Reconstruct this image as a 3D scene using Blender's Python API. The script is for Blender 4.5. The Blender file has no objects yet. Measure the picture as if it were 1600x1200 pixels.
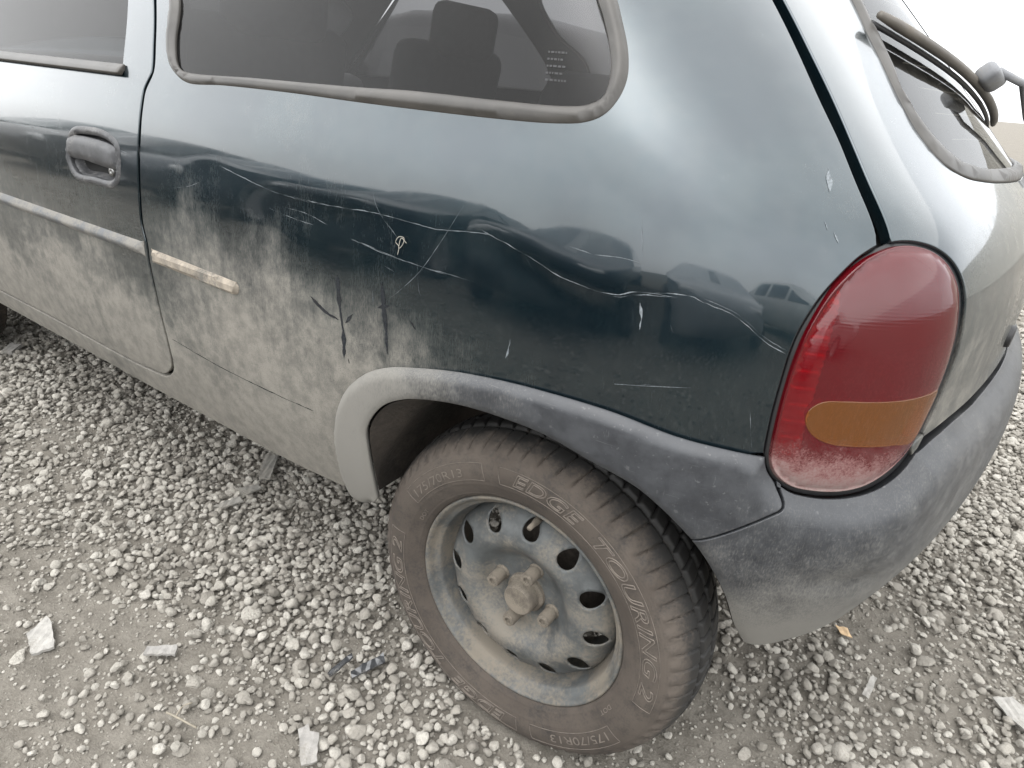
import bpy, bmesh, math, random
import numpy as np
from mathutils import Vector, Matrix
from mathutils.geometry import delaunay_2d_cdt
random.seed(7); RNG=np.random.default_rng(11)
SC=bpy.context.scene; COL=SC.collection

# ------------------------------------------------------------------ camera, sky, sun, exposure
def look(yaw,pitch,roll):
    f=np.array([-math.sin(yaw)*math.cos(pitch),math.cos(yaw)*math.cos(pitch),-math.sin(pitch)])
    r=np.array([math.cos(yaw),math.sin(yaw),0.]); u=np.cross(r,f); c,s=math.cos(roll),math.sin(roll)
    return c*r+s*u, c*u-s*r, f
cam_d=bpy.data.cameras.new('camera'); cam=bpy.data.objects.new('camera',cam_d); COL.objects.link(cam)
cr,cu,cf=look(0.56439,0.43621,0.08271)
M=Matrix.Identity(4)
for i in range(3): M[i][0],M[i][1],M[i][2]=cr[i],cu[i],-cf[i]
M.translation=(0.38686,-0.67219,1.00963); cam.matrix_world=M
cam_d.sensor_width=36; cam_d.lens=36*1020/1600; cam_d.clip_start=.02; cam_d.clip_end=2000
SC.camera=cam
SUN_EL,SUN_AZ=math.radians(66),math.radians(-105)      # azimuth measured from +x (rear of the car) towards +y
w=bpy.data.worlds.new('World'); SC.world=w; w.use_nodes=True
wn=w.node_tree.nodes; wl=w.node_tree.links; wn.clear()
sky=wn.new('ShaderNodeTexSky'); sky.sky_type='NISHITA'; sky.sun_disc=False; sky.sun_elevation=SUN_EL
sky.sun_rotation=math.pi/2-SUN_AZ; sky.dust_density=4; sky.air_density=1.2
hs=wn.new('ShaderNodeHueSaturation'); hs.inputs['Saturation'].default_value=.16; hs.inputs['Value'].default_value=1.0
tc=wn.new('ShaderNodeTexCoord'); nz=wn.new('ShaderNodeTexNoise'); nz.inputs['Scale'].default_value=2.2; nz.inputs['Detail'].default_value=5
cr_=wn.new('ShaderNodeMapRange'); cr_.inputs[1].default_value=.3; cr_.inputs[2].default_value=.7; cr_.inputs[3].default_value=.80; cr_.inputs[4].default_value=1.12
mx=wn.new('ShaderNodeMix'); mx.data_type='RGBA'; mx.blend_type='MULTIPLY'; mx.inputs[0].default_value=1
fl=wn.new('ShaderNodeMix'); fl.data_type='RGBA'; fl.inputs[0].default_value=.82; fl.inputs[7].default_value=(2.5,2.56,2.62,1)     # cloud sheet evens the sky out
bg=wn.new('ShaderNodeBackground'); bg.inputs['Strength'].default_value=.15; wo=wn.new('ShaderNodeOutputWorld')
wl.new(sky.outputs[0],hs.inputs['Color']); wl.new(tc.outputs['Generated'],nz.inputs['Vector']); wl.new(nz.outputs[0],cr_.inputs[0])
wl.new(hs.outputs[0],fl.inputs[6]); wl.new(fl.outputs[2],mx.inputs[6]); wl.new(cr_.outputs[0],mx.inputs[7]); wl.new(mx.outputs[2],bg.inputs['Color']); wl.new(bg.outputs[0],wo.inputs[0])
sd=bpy.data.lights.new('sun','SUN'); sd.energy=.5; sd.angle=math.radians(170); sd.color=(1,.965,.91)
so=bpy.data.objects.new('sun',sd); COL.objects.link(so)
sdir=Vector((math.cos(SUN_AZ)*math.cos(SUN_EL),math.sin(SUN_AZ)*math.cos(SUN_EL),math.sin(SUN_EL)))
so.rotation_euler=sdir.to_track_quat('Z','Y').to_euler(); so.location=sdir*20
vs=SC.view_settings; vs.view_transform='Standard'; vs.look='None'; vs.gamma=1; vs.exposure=2.62; vs.use_curve_mapping=False

# ------------------------------------------------------------------ body surface (metres; x rearwards from rear axle, y inwards from rim plane)
def nspline(xs, ys):
    """natural cubic spline through (xs, ys); returns f(x), linear beyond the ends"""
    xs=np.asarray(xs,float); ys=np.asarray(ys,float); n=len(xs); h=np.diff(xs)
    A=np.eye(n); b=np.zeros(n)
    for i in range(1,n-1):
        A[i,i-1]=h[i-1]; A[i,i]=2*(h[i-1]+h[i]); A[i,i+1]=h[i]
        b[i]=6*((ys[i+1]-ys[i])/h[i]-(ys[i]-ys[i-1])/h[i-1])
    m=np.linalg.solve(A,b)
    d0=(ys[1]-ys[0])/h[0]-h[0]*m[1]/6; d1=(ys[-1]-ys[-2])/h[-1]+h[-1]*m[-2]/6
    def f(x):
        x=np.asarray(x,float); i=np.clip(np.searchsorted(xs,x)-1,0,n-2)
        a=(xs[i+1]-x)/h[i]; c=(x-xs[i])/h[i]
        y=a*ys[i]+c*ys[i+1]+((a**3-a)*m[i]+(c**3-c)*m[i+1])*h[i]**2/6
        return np.where(x<xs[0],ys[0]+d0*(x-xs[0]),np.where(x>xs[-1],ys[-1]+d1*(x-xs[-1]),y))
    return f
def sstep(a,b,x):
    t=np.clip((x-a)/(b-a),0,1); return t*t*t*(t*(6*t-15)+10)
# plan of the body at z = 0.7 m: x rearwards from the rear axle, y inwards from the rim plane
PLAN=np.array([(-3.30,.76),(-3.28,.5),(-3.2,.27),(-3.05,.11),(-2.75,.0),(-2.3,-.037),(-1.7,-.047),(-1.1,-.050),(-.6,-.050),(-.2,-.047),(.06,-.037),(.19,-.020),(.285,.008),(.355,.047),(.402,.095),(.435,.165),(.462,.26),(.488,.40),(.508,.57),(.515,.76)])
_d=np.r_[0,np.cumsum(np.hypot(*np.diff(PLAN,axis=0).T))]
_u=_d-np.interp(0,PLAN[:13,0],_d[:13])
BX,BY=nspline(_u,PLAN[:,0]),nspline(_u,PLAN[:,1])
UMAX=_u[-1]
SIDE=nspline([.10,.2,.28,.35,.45,.55,.65,.75,.82,.87,.90,.93,.96,1.0,1.1,1.2,1.3,1.4],[.11,.085,.062,.038,.014,.003,.0,.0025,.0075,.0135,.019,.0272,.038,.056,.104,.158,.221,.30])
RCOR=nspline([.1,.3,.4,.45,.5,.6,.7,.8,.86,.9,.95,1.0,1.1,1.2,1.3,1.4],[-.12,-.065,-.032,-.014,0,.006,0,-.002,-.014,-.038,-.090,-.142,-.24,-.34,-.45,-.57])
RCEN=nspline([.1,.3,.4,.45,.5,.6,.7,.8,.86,.9,.95,1.0,1.1,1.2,1.3,1.4],[-.11,-.055,-.022,-.002,.012,.016,.004,.002,-.012,-.032,-.078,-.127,-.225,-.328,-.44,-.56])
def S(u,v):
    u=np.asarray(u,float); v=np.asarray(v,float)
    bx,by=BX(u),BY(u)
    q=np.where(bx>-1,sstep(.08,.75,by),0)
    g=sstep(-.25,.43,bx)
    h=1-.8*np.where(bx>-1,sstep(.0,.70,by),0)
    sh=RCOR(v)+(RCEN(v)-RCOR(v))*q
    return np.stack([bx+sh*g, by+SIDE(v)*h, v+0*u],-1)
def N(u,v):
    e=1e-4
    a=S(np.asarray(u)+e,v)-S(np.asarray(u)-e,v); b=S(u,np.asarray(v)+e)-S(u,np.asarray(v)-e)
    n=np.cross(a,b); return n/np.linalg.norm(n,axis=-1,keepdims=True)

DATA={"gap":[[-0.8569,1.0857],[-0.8192,1.016],[-0.8024,0.9748],[-0.8066,0.9625],[-0.8137,0.946],[-0.8152,0.9176],[-0.8179,0.8744],[-0.8231,0.8371],[-0.8286,0.7795],[-0.832,0.7197],[-0.8255,0.6858],[-0.8267,0.6521],[-0.8237,0.6008],[-0.8217,0.5424],[-0.8224,0.4945],[-0.828,0.4505]],"gapcorner":[[-0.828,0.4505],[-0.8383,0.4262],[-0.8623,0.4042],[-0.8912,0.3894],[-0.9204,0.3859]],"doorbot":[[-0.9204,0.3859],[-1.0148,0.3814],[-1.1569,0.3836],[-1.3664,0.3893],[-1.6834,0.3893]],"sillbot":[[-1.777,0.3234],[-1.5324,0.3216],[-1.2739,0.3207],[-1.0273,0.3152],[-0.812,0.3138],[-0.6608,0.3124],[-0.5238,0.3131],[-0.3732,0.3228]],"dwin_sealtop":[[-1.3989,0.9956],[-1.1025,0.989],[-0.8982,0.9801]],"dwin_sealbot":[[-1.3837,0.9717],[-1.0896,0.9659],[-0.8895,0.9651]],"dwin_right":[[-0.9392,1.0849],[-0.9174,1.033],[-0.8964,0.9808]],"wseal_out":[[-0.8118,1.0861],[-0.7866,1.0272],[-0.7632,0.9943],[-0.7305,0.9756],[-0.6946,0.9659],[-0.6014,0.9683],[-0.4456,0.9691],[-0.3111,0.9675],[-0.221,0.9671],[-0.072,0.9675],[0.0237,0.9696],[0.074,0.9738],[0.1061,0.9821],[0.1334,0.9964],[0.1561,1.0146],[0.1678,1.0302],[0.1764,1.0523],[0.179,1.079],[0.1793,1.0971]],"wseal_in":[[-0.7876,1.0863],[-0.7639,1.0231],[-0.7445,0.9938],[-0.7257,0.9822],[-0.6941,0.9778],[-0.552,0.9801],[-0.3176,0.9827],[-0.2284,0.9849],[-0.0777,0.9842],[0.0428,0.9853],[0.0839,0.9893],[0.1145,0.9998],[0.1326,1.0179],[0.1435,1.0402],[0.1453,1.0624],[0.1421,1.0848],[0.1377,1.0961]],"seamL":[[0.4298,1.1125],[0.4248,1.0625],[0.4166,1.0152],[0.4091,0.9728],[0.3926,0.9269],[0.383,0.895]],"seamR":[[0.4438,1.1139],[0.4384,1.0635],[0.431,1.0161],[0.419,0.9713],[0.4042,0.9311],[0.3923,0.8916]],"gasketL":[[0.3783,0.885],[0.3536,0.8718],[0.3314,0.8528],[0.3147,0.832],[0.3018,0.8033],[0.2967,0.7765],[0.2957,0.744],[0.2954,0.7074],[0.2958,0.6697],[0.2958,0.6562]],"gasketB":[[0.2958,0.6562],[0.3008,0.6402],[0.3105,0.6271],[0.329,0.6167],[0.3546,0.6128],[0.3857,0.6133],[0.4145,0.618],[0.4397,0.6265],[0.4657,0.6405],[0.4842,0.6576]],"gasketR":[[0.4842,0.6576],[0.4905,0.6676],[0.506,0.7004],[0.5118,0.7435],[0.5064,0.7874],[0.4974,0.8162],[0.4901,0.841],[0.4804,0.8602],[0.4665,0.8754],[0.4472,0.8859],[0.4232,0.8912],[0.4053,0.8915],[0.3915,0.8899]],"lens":[[0.3867,0.8836],[0.363,0.8741],[0.3407,0.8577],[0.3217,0.8353],[0.3078,0.8005],[0.3026,0.7665],[0.3017,0.7312],[0.302,0.6944],[0.3024,0.6647],[0.3048,0.6484],[0.3127,0.6357],[0.3288,0.6251],[0.3512,0.6219],[0.3812,0.6223],[0.407,0.6274],[0.4282,0.6369],[0.4508,0.6516],[0.4708,0.6717],[0.4834,0.7082],[0.4888,0.7504],[0.485,0.7918],[0.4785,0.8189],[0.473,0.8418],[0.4647,0.8593],[0.4529,0.8729],[0.4367,0.8823],[0.4157,0.8867],[0.4,0.8864]],"amber":[[0.3239,0.7067],[0.3251,0.72],[0.3359,0.7302],[0.358,0.7331],[0.3814,0.7336],[0.4229,0.7351],[0.4579,0.7382],[0.4741,0.7396],[0.4735,0.712],[0.4594,0.6808],[0.4253,0.6805],[0.3841,0.6807],[0.3523,0.6833],[0.3337,0.6921]],"archout":[[-0.2836,0.343],[-0.3086,0.3241],[-0.3459,0.3266],[-0.3549,0.3666],[-0.3539,0.4227],[-0.347,0.476],[-0.3297,0.5248],[-0.305,0.565],[-0.2644,0.6027],[-0.2191,0.6269],[-0.177,0.6397],[-0.0997,0.6574],[-0.0298,0.6668],[0.0342,0.6711],[0.1213,0.6712],[0.2006,0.6618],[0.2425,0.6601],[0.2696,0.6593],[0.2949,0.6582]],"archin":[[-0.2648,0.3664],[-0.2623,0.4115],[-0.2619,0.4698],[-0.2602,0.5038],[-0.2461,0.5329],[-0.219,0.5637],[-0.1835,0.5849],[-0.1345,0.6011],[-0.0745,0.6121],[-0.019,0.615],[0.0452,0.6121],[0.1054,0.5977],[0.1617,0.5825],[0.2023,0.5579],[0.2352,0.531]],"archin2":[[0.235,0.5327],[0.2574,0.5074],[0.3016,0.4515],[0.3399,0.3934],[0.3727,0.3474]],"seamB":[[0.2352,0.531],[0.2605,0.5496],[0.3064,0.5888],[0.3211,0.601],[0.3061,0.6352]],"bumpbot":[[0.3618,0.3674],[0.3928,0.356],[0.4191,0.3816],[0.4512,0.3987],[0.4935,0.4159],[0.5432,0.4482],[0.5708,0.4767]],"tgbot":[[0.4832,0.6653],[0.5412,0.6772],[0.6581,0.6829]],"rwout":[[0.6268,1.122],[0.6097,1.0953],[0.5974,1.0631],[0.5811,1.027],[0.5712,0.9961],[0.5738,0.9758],[0.5861,0.9588],[0.618,0.9475],[0.6842,0.9404]],"rwin":[[0.6483,1.1217],[0.6396,1.0976],[0.619,1.0609],[0.5923,1.0127],[0.6029,0.9823],[0.6305,0.9631],[0.6853,0.9541]],"mould_top":[[-1.4148,0.6891],[-1.1075,0.6789],[-0.8296,0.6843]],"mould_bot":[[-1.4285,0.6643],[-1.1165,0.6572],[-0.824,0.6624]],"stub":[[-0.8091,0.6778],[-0.6726,0.674],[-0.5623,0.6706],[-0.5569,0.6621],[-0.5619,0.6522],[-0.5746,0.6486],[-0.6775,0.6515],[-0.8114,0.6542]],"handle":[[-1.056,0.8556],[-0.9873,0.867],[-0.9237,0.8635],[-0.89,0.8487],[-0.8869,0.8218],[-0.8959,0.7895],[-0.918,0.7745],[-0.9885,0.7709],[-1.057,0.7716],[-1.0773,0.7899],[-1.0814,0.8144]],"flap":[[-1.058,0.8428],[-0.8994,0.8422],[-0.8984,0.8181],[-1.0663,0.8138]],"cavity":[[-1.062,0.8108],[-0.9485,0.8142],[-0.9078,0.8148],[-0.9084,0.7878],[-0.9559,0.7789],[-1.0399,0.7793],[-1.0613,0.7932]],"lock":[[-0.9217,0.7995]],"crease":[[-0.8031,0.5022],[-0.6405,0.4879],[-0.4968,0.4834],[-0.3982,0.4858]],"scratch":[[[-0.5942,0.8521],[-0.522,0.8407],[-0.4543,0.8318],[-0.3842,0.8297],[-0.3317,0.8309]],[[-0.3317,0.8309],[-0.2703,0.8338],[-0.2126,0.8334],[-0.148,0.8323],[-0.0935,0.8379],[-0.0604,0.8391]],[[-0.0798,0.844],[-0.0413,0.8335],[-0.0046,0.824],[0.0309,0.8117],[0.0726,0.8027],[0.1069,0.8041],[0.1245,0.8098],[0.1457,0.8126],[0.1734,0.8138]],[[0.125,0.8064],[0.1525,0.8146],[0.1898,0.8175],[0.1968,0.8148],[0.2342,0.8047],[0.2633,0.786],[0.2899,0.7744]],[[-0.4691,0.8064],[-0.4183,0.8007],[-0.3699,0.798]],[[-0.4397,0.8138],[-0.3837,0.811],[-0.3409,0.803]],[[-0.2984,0.7929],[-0.2434,0.7859],[-0.186,0.7819],[-0.1322,0.7805],[-0.0817,0.779]],[[-0.2798,0.7911],[-0.2086,0.7841],[-0.1217,0.7786]],[[-0.2308,0.7684],[-0.2108,0.7639]],[[-0.2595,0.8668],[-0.2475,0.8416],[-0.2081,0.8086]],[[-0.1062,0.8675],[-0.1363,0.8202],[-0.1688,0.7728],[-0.2231,0.721]],[[0.0756,0.8414],[0.1023,0.8433],[0.1282,0.8424]],[[0.0435,0.8448],[0.0717,0.8414]],[[-0.0133,0.8238],[0.0018,0.8081]],[[-0.173,0.7845],[-0.1671,0.7475],[-0.1635,0.7422]],[[-1.3698,0.8486],[-1.2218,0.8451],[-1.1001,0.8477]],[[-0.7216,0.7988],[-0.6742,0.8087],[-0.6377,0.8219]],[[-0.8928,0.8429],[-0.8631,0.8399],[-0.8522,0.8422]],[[-0.8199,0.8585],[-0.8181,0.8324]],[[-0.8284,0.7768],[-0.832,0.7482]],[[-0.2513,0.7418],[-0.2483,0.7057]],[[0.2694,0.7071],[0.2798,0.661]],[[0.1308,0.8935],[0.1307,0.8494]],[[0.1492,0.709],[0.1777,0.7134],[0.1199,0.701],[0.2049,0.7186]]],"scuff":[[[0.1332,0.8003],[0.1373,0.789],[0.1375,0.7709]],[[0.3723,0.9521],[0.3555,0.931]],[[0.3315,0.9058],[0.3301,0.8977]],[[0.3361,0.897],[0.3362,0.8873]],[[0.1695,0.7831],[0.1743,0.7755]],[[-0.0201,0.72],[-0.0249,0.6932]]],"drip":[[[-0.3206,0.7358],[-0.3162,0.689],[-0.3097,0.6509],[-0.3109,0.6092]],[[-0.3793,0.6916],[-0.3522,0.6751],[-0.3183,0.6687]],[[-0.2887,0.6861],[-0.305,0.6672]],[[-0.3012,0.6121],[-0.3004,0.6039]],[[-0.2334,0.7458],[-0.2275,0.7015],[-0.2237,0.6646],[-0.2201,0.6412]],[[-0.2409,0.7075],[-0.2171,0.7152]],[[-0.1818,0.7039],[-0.17,0.6933]]],"thread":[[-0.2039,0.7887],[-0.2025,0.7999],[-0.2084,0.8046],[-0.2035,0.8121],[-0.1946,0.8121],[-0.1961,0.8036],[-0.2023,0.7974],[-0.199,0.8113],[-0.1897,0.8064]],"dust":[[-1.364,0.92,0.04],[-1.083,0.893,0.12],[-1.203,0.81,0.05],[-0.997,0.716,0.3],[-1.255,0.673,0.6],[-1.429,0.702,0.5],[-0.906,0.707,0.18],[-1.02,0.649,0.7],[-1.198,0.557,0.9],[-0.963,0.499,0.95],[-1.592,0.471,0.95],[-0.855,0.86,0.05],[-1.22,0.758,0.12],[-0.986,0.754,0.12],[-1.329,0.783,0.05],[-1.12,0.727,0.25],[-0.868,0.771,0.08],[-1.034,0.886,0.05],[-0.785,0.836,0.06],[-0.762,0.787,0.1],[-0.672,0.747,0.45],[-0.581,0.784,0.1],[-0.72,0.695,0.6],[-0.629,0.68,0.75],[-0.472,0.743,0.5],[-0.446,0.688,0.8],[-0.559,0.583,0.95],[-0.398,0.748,0.1],[-0.33,0.762,0.03],[-0.387,0.682,0.55],[-0.363,0.626,0.8],[-0.283,0.586,0.85],[-0.192,0.664,0.62],[-0.253,0.666,0.55],[-0.115,0.686,0.225],[-0.183,0.739,0.09],[-0.098,0.742,0.0675],[-0.016,0.696,0.135],[0.072,0.696,0.113],[0.152,0.694,0.09],[0.225,0.682,0.126],[0.282,0.671,0.135],[-0.031,0.821,0],[-0.024,0.768,0.0135],[0.138,0.775,0.018],[0.243,0.761,0.045],[0.201,0.809,0.0135],[-0.809,0.363,1],[-0.5,0.378,1],[-0.384,0.481,0.9],[-1.368,0.351,0.95],[-0.499,0.825,0.02],[-0.668,0.918,0.02],[-0.248,0.917,0.0],[0.055,0.934,0.0],[0.291,1.039,0.03],[0.288,0.926,0.03],[0.23,0.852,0.009],[0.338,0.914,0.12],[0.593,0.869,0.35],[0.555,0.685,0.7],[0.571,0.756,0.6],[0.534,0.916,0.12],[0.499,0.962,0.05],[0.454,1.063,0.05],[-1.013,1.019,0.08],[-1.43,1.043,0.05]],"pdust":[[-0.297,0.534,0.85],[-0.291,0.414,0.9],[-0.271,0.382,0.9],[-0.212,0.615,0.7],[-0.279,0.573,0.8],[-0.142,0.628,0.55],[-0.058,0.645,0.3],[-0.019,0.631,0.3],[0.052,0.654,0.12],[0.088,0.615,0.18],[0.163,0.64,0.08],[0.21,0.605,0.12],[0.247,0.632,0.15],[0.244,0.563,0.2],[0.273,0.589,0.25],[0.284,0.642,0.2],[0.264,0.51,0.45],[0.296,0.498,0.3],[0.322,0.423,0.7],[0.376,0.377,0.95],[0.419,0.409,0.85],[0.343,0.473,0.6],[0.319,0.536,0.3],[0.375,0.533,0.3],[0.402,0.475,0.6],[0.433,0.527,0.45],[0.464,0.468,0.6],[0.462,0.567,0.35],[0.373,0.588,0.2],[0.501,0.616,0.3],[0.487,0.567,0.4],[0.62,0.592,0.4],[0.749,0.623,0.35]],"blade":[[0.5872,1.1114],[0.6594,1.0962],[0.7284,1.0814],[0.8065,1.0643],[0.9196,1.0469],[1.3173,1.1551],[1.7173,0.9116]]}
YC=.76

# ------------------------------------------------------------------ materials
class NT:
    def __init__(s,name):
        s.m=bpy.data.materials.new(name); s.m.use_nodes=True; s.n=s.m.node_tree.nodes; s.l=s.m.node_tree.links
        s.p=s.n['Principled BSDF']; s.out=s.n['Material Output']
    def node(s,t,**kw):
        n=s.n.new(t)
        for k,v in kw.items():
            if k.startswith('i_'):
                key=k[2:]; n.inputs[int(key) if key.isdigit() else key].default_value=v
            else: setattr(n,k,v)
        return n
    def link(s,a,b): s.l.new(a,b)
    def pos(s,scale=(1,1,1),coord='Object'):
        t=s.node('ShaderNodeTexCoord'); m=s.node('ShaderNodeMapping'); m.inputs['Scale'].default_value=scale
        s.link(t.outputs[coord],m.inputs['Vector']); return m.outputs[0]
    def noise(s,vec,scale,detail=4,rough=.55):
        n=s.node('ShaderNodeTexNoise',i_Scale=scale,i_Detail=detail,i_Roughness=rough); s.link(vec,n.inputs['Vector']); return n.outputs[0]
    def ramp(s,x,a,b,lo=0.,hi=1.):
        n=s.node('ShaderNodeMapRange',interpolation_type='SMOOTHSTEP'); s.link(x,n.inputs[0])
        for i,v in zip((1,2,3,4),(a,b,lo,hi)): n.inputs[i].default_value=v
        return n.outputs[0]
    def math(s,op,a,b=None):
        n=s.node('ShaderNodeMath',operation=op)
        for i,v in enumerate((a,b)):
            if v is None: continue
            if isinstance(v,(int,float)): n.inputs[i].default_value=v
            else: s.link(v,n.inputs[i])
        return n.outputs[0]
    def mix(s,f,a,b):
        n=s.node('ShaderNodeMix',data_type='RGBA')
        for i,v in zip((0,6,7),(f,a,b)):
            if isinstance(v,(int,float)): n.inputs[i].default_value=v
            elif isinstance(v,tuple): n.inputs[i].default_value=(*v,1)
            else: s.link(v,n.inputs[i])
        return n.outputs[2]
    def mixf(s,f,a,b):
        n=s.node('ShaderNodeMix',data_type='FLOAT')
        for i,v in zip((0,2,3),(f,a,b)):
            if isinstance(v,(int,float)): n.inputs[i].default_value=v
            else: s.link(v,n.inputs[i])
        return n.outputs[0]
    def set(s,**kw):
        for k,v in kw.items():
            k=k.replace('_',' ')
            if isinstance(v,(int,float)): s.p.inputs[k].default_value=v
            elif isinstance(v,tuple): s.p.inputs[k].default_value=(*v,1)
            else: s.link(v,s.p.inputs[k])
        return s
    def bump(s,h,strength=.3,dist=.002):
        b=s.node('ShaderNodeBump',i_Strength=strength,i_Distance=dist); s.link(h,b.inputs['Height']); s.link(b.outputs[0],s.p.inputs['Normal']); return s
def attr(t,name):
    return t.node('ShaderNodeAttribute',attribute_name=name).outputs['Fac']
DUST=(.20,.187,.163)
def m_paint():
    t=NT('teal_metallic_paint'); v=t.pos(); vs_=t.pos((1,1,.22))
    d=attr(t,'dust')
    fine=t.noise(vs_,620,3,.65); mid=t.noise(v,38,6,.65); big=t.noise(v,9,4,.55); spk=t.noise(v,900,2,.5); run=t.noise(t.pos((1,1,.045)),60,3,.6)
    k=t.math('ADD',t.math('MULTIPLY',fine,.36),t.math('ADD',t.math('MULTIPLY',mid,.24),t.math('ADD',t.math('MULTIPLY',big,.18),t.math('MULTIPLY',run,.22))))
    m=t.ramp(t.math('ADD',t.math('MULTIPLY',t.math('SUBTRACT',k,.5),1.45),t.math('SUBTRACT',d,.47)),-.36,.44)
    m=t.math('MULTIPLY',m,t.ramp(spk,.28,.5,.55,1.))
    film=t.ramp(t.math('MULTIPLY',mid,big),.16,.36,.006,.030)
    m=t.math('MAXIMUM',t.math('MULTIPLY',m,.93),film)
    col=t.mix(t.ramp(big,.35,.65),(.0058,.0168,.0245),(.0078,.0215,.029))
    dc=t.mix(t.ramp(mid,.3,.7),(.155,.145,.126),(.225,.210,.182))
    t.set(Base_Color=t.mix(m,col,dc),Metallic=t.math('SUBTRACT',.75,t.math('MULTIPLY',m,.75)),
          Roughness=t.mixf(m,.24,.9),Coat_Weight=t.mixf(t.ramp(m,.02,.6),1.,.0),Coat_Roughness=t.mixf(t.ramp(mid,.35,.7),.03,.085),Coat_IOR=1.62)
    t.bump(t.math('ADD',t.math('MULTIPLY',m,.6),t.math('MULTIPLY',fine,.15)),.25,.0006)
    return t.m
def m_plain(name,col,rough=.6,metal=0.,var=.25,scale=40,dust=0.,bump=.15,coat=0.,dscale=14.,zlo=None,zhi=None,dcol=None,bdist=.001):
    """surface of one colour with grain, and dust that lies in noise-shaped patches (more of it between heights zhi and zlo)"""
    t=NT(name); v=t.pos(); n=t.noise(v,scale,5,.6); n2=t.noise(v,dscale,6,.6); n3=t.noise(v,scale*7,3,.6)
    c=t.mix(t.ramp(n,.3,.7),tuple(x*(1-var) for x in col),tuple(min(1,x*(1+var)) for x in col))
    if dust>0:
        dd=t.ramp(t.math('ADD',t.math('MULTIPLY',n2,.7),t.math('MULTIPLY',n3,.3)),.62-dust*.45,.80-dust*.40)
        if zlo is not None:
            z=t.node('ShaderNodeSeparateXYZ'); g=t.node('ShaderNodeNewGeometry'); t.link(g.outputs['Position'],z.inputs[0])
            zz=t.ramp(z.outputs[2],zlo,zhi,1.,0.)
            dd=t.math('MAXIMUM',t.math('MULTIPLY',dd,.45),t.ramp(t.math('ADD',t.math('MULTIPLY',t.math('ADD',n2,n3),.5),zz),.75,1.2))
        dd=t.math('MULTIPLY',dd,.9)
        c=t.mix(dd,c,dcol or DUST)
        t.set(Roughness=t.mixf(dd,rough,.92),Metallic=t.mixf(dd,metal,0.))
        if coat: t.set(Coat_Weight=t.mixf(dd,coat,0.))
    else: t.set(Roughness=rough,Metallic=metal,Coat_Weight=coat)
    t.set(Base_Color=c)
    if bump: t.bump(t.math('ADD',n,t.math('MULTIPLY',n3,.6)),bump,bdist)
    return t.m
def m_plastic():
    t=NT('grey_bumper_plastic'); v=t.pos(); vs_=t.pos((1,1,.3)); d=attr(t,'dust')
    fine=t.noise(vs_,560,3,.65); mid=t.noise(v,30,6,.68); big=t.noise(v,7,4,.55); grain=t.noise(v,900,2,.5)
    k=t.math('ADD',t.math('MULTIPLY',fine,.5),t.math('ADD',t.math('MULTIPLY',mid,.25),t.math('MULTIPLY',big,.25)))
    m=t.ramp(t.math('ADD',t.math('MULTIPLY',t.math('SUBTRACT',k,.5),1.4),t.math('SUBTRACT',d,.5)),-.28,.36)
    c=t.mix(t.ramp(mid,.3,.7),(.024,.026,.030),(.042,.045,.050))
    sp=t.ramp(t.noise(v,150,3,.5),.64,.72,0.,.32); sc_=t.ramp(t.noise(t.pos((9,9,260)),3.,4,.6),.66,.74,0.,.35); sc2=t.ramp(t.noise(t.pos((14,14,2)),26.,3,.6),.66,.76,0.,.30)
    c=t.mix(t.math('MAXIMUM',t.math('MAXIMUM',sp,sc2),sc_),c,(.13,.132,.132))
    c=t.mix(t.math('MULTIPLY',m,.85),c,(.185,.177,.158))
    t.set(Base_Color=c,Roughness=t.mixf(m,t.ramp(mid,.3,.7,.40,.55),.92),Specular_IOR_Level=.55)
    t.bump(t.math('ADD',t.math('MULTIPLY',grain,.5),mid),.22,.0008)
    return t.m
def m_glass(name,tint,film=.05,rough=.006,ior=1.3):
    t=NT(name); t.n.remove(t.p); v=t.pos()
    tr=t.node('ShaderNodeBsdfTransparent',i_Color=(*tint,1)); gl=t.node('ShaderNodeBsdfGlossy',i_Roughness=rough)
    df=t.node('ShaderNodeBsdfDiffuse',i_Color=(.30,.29,.265,1)); fr=t.node('ShaderNodeFresnel',i_IOR=ior)
    a=t.node('ShaderNodeMixShader'); b=t.node('ShaderNodeMixShader')
    t.link(fr.outputs[0],a.inputs[0]); t.link(tr.outputs[0],a.inputs[1]); t.link(gl.outputs[0],a.inputs[2])
    n=t.noise(v,18,6,.65); n2=t.noise(v,300,2,.5)
    t.link(t.ramp(n,.3,.75,film*.5,film*1.7),b.inputs[0]); t.link(a.outputs[0],b.inputs[1]); t.link(df.outputs[0],b.inputs[2])
    t.link(b.outputs[0],t.out.inputs[0]); return t.m
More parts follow.
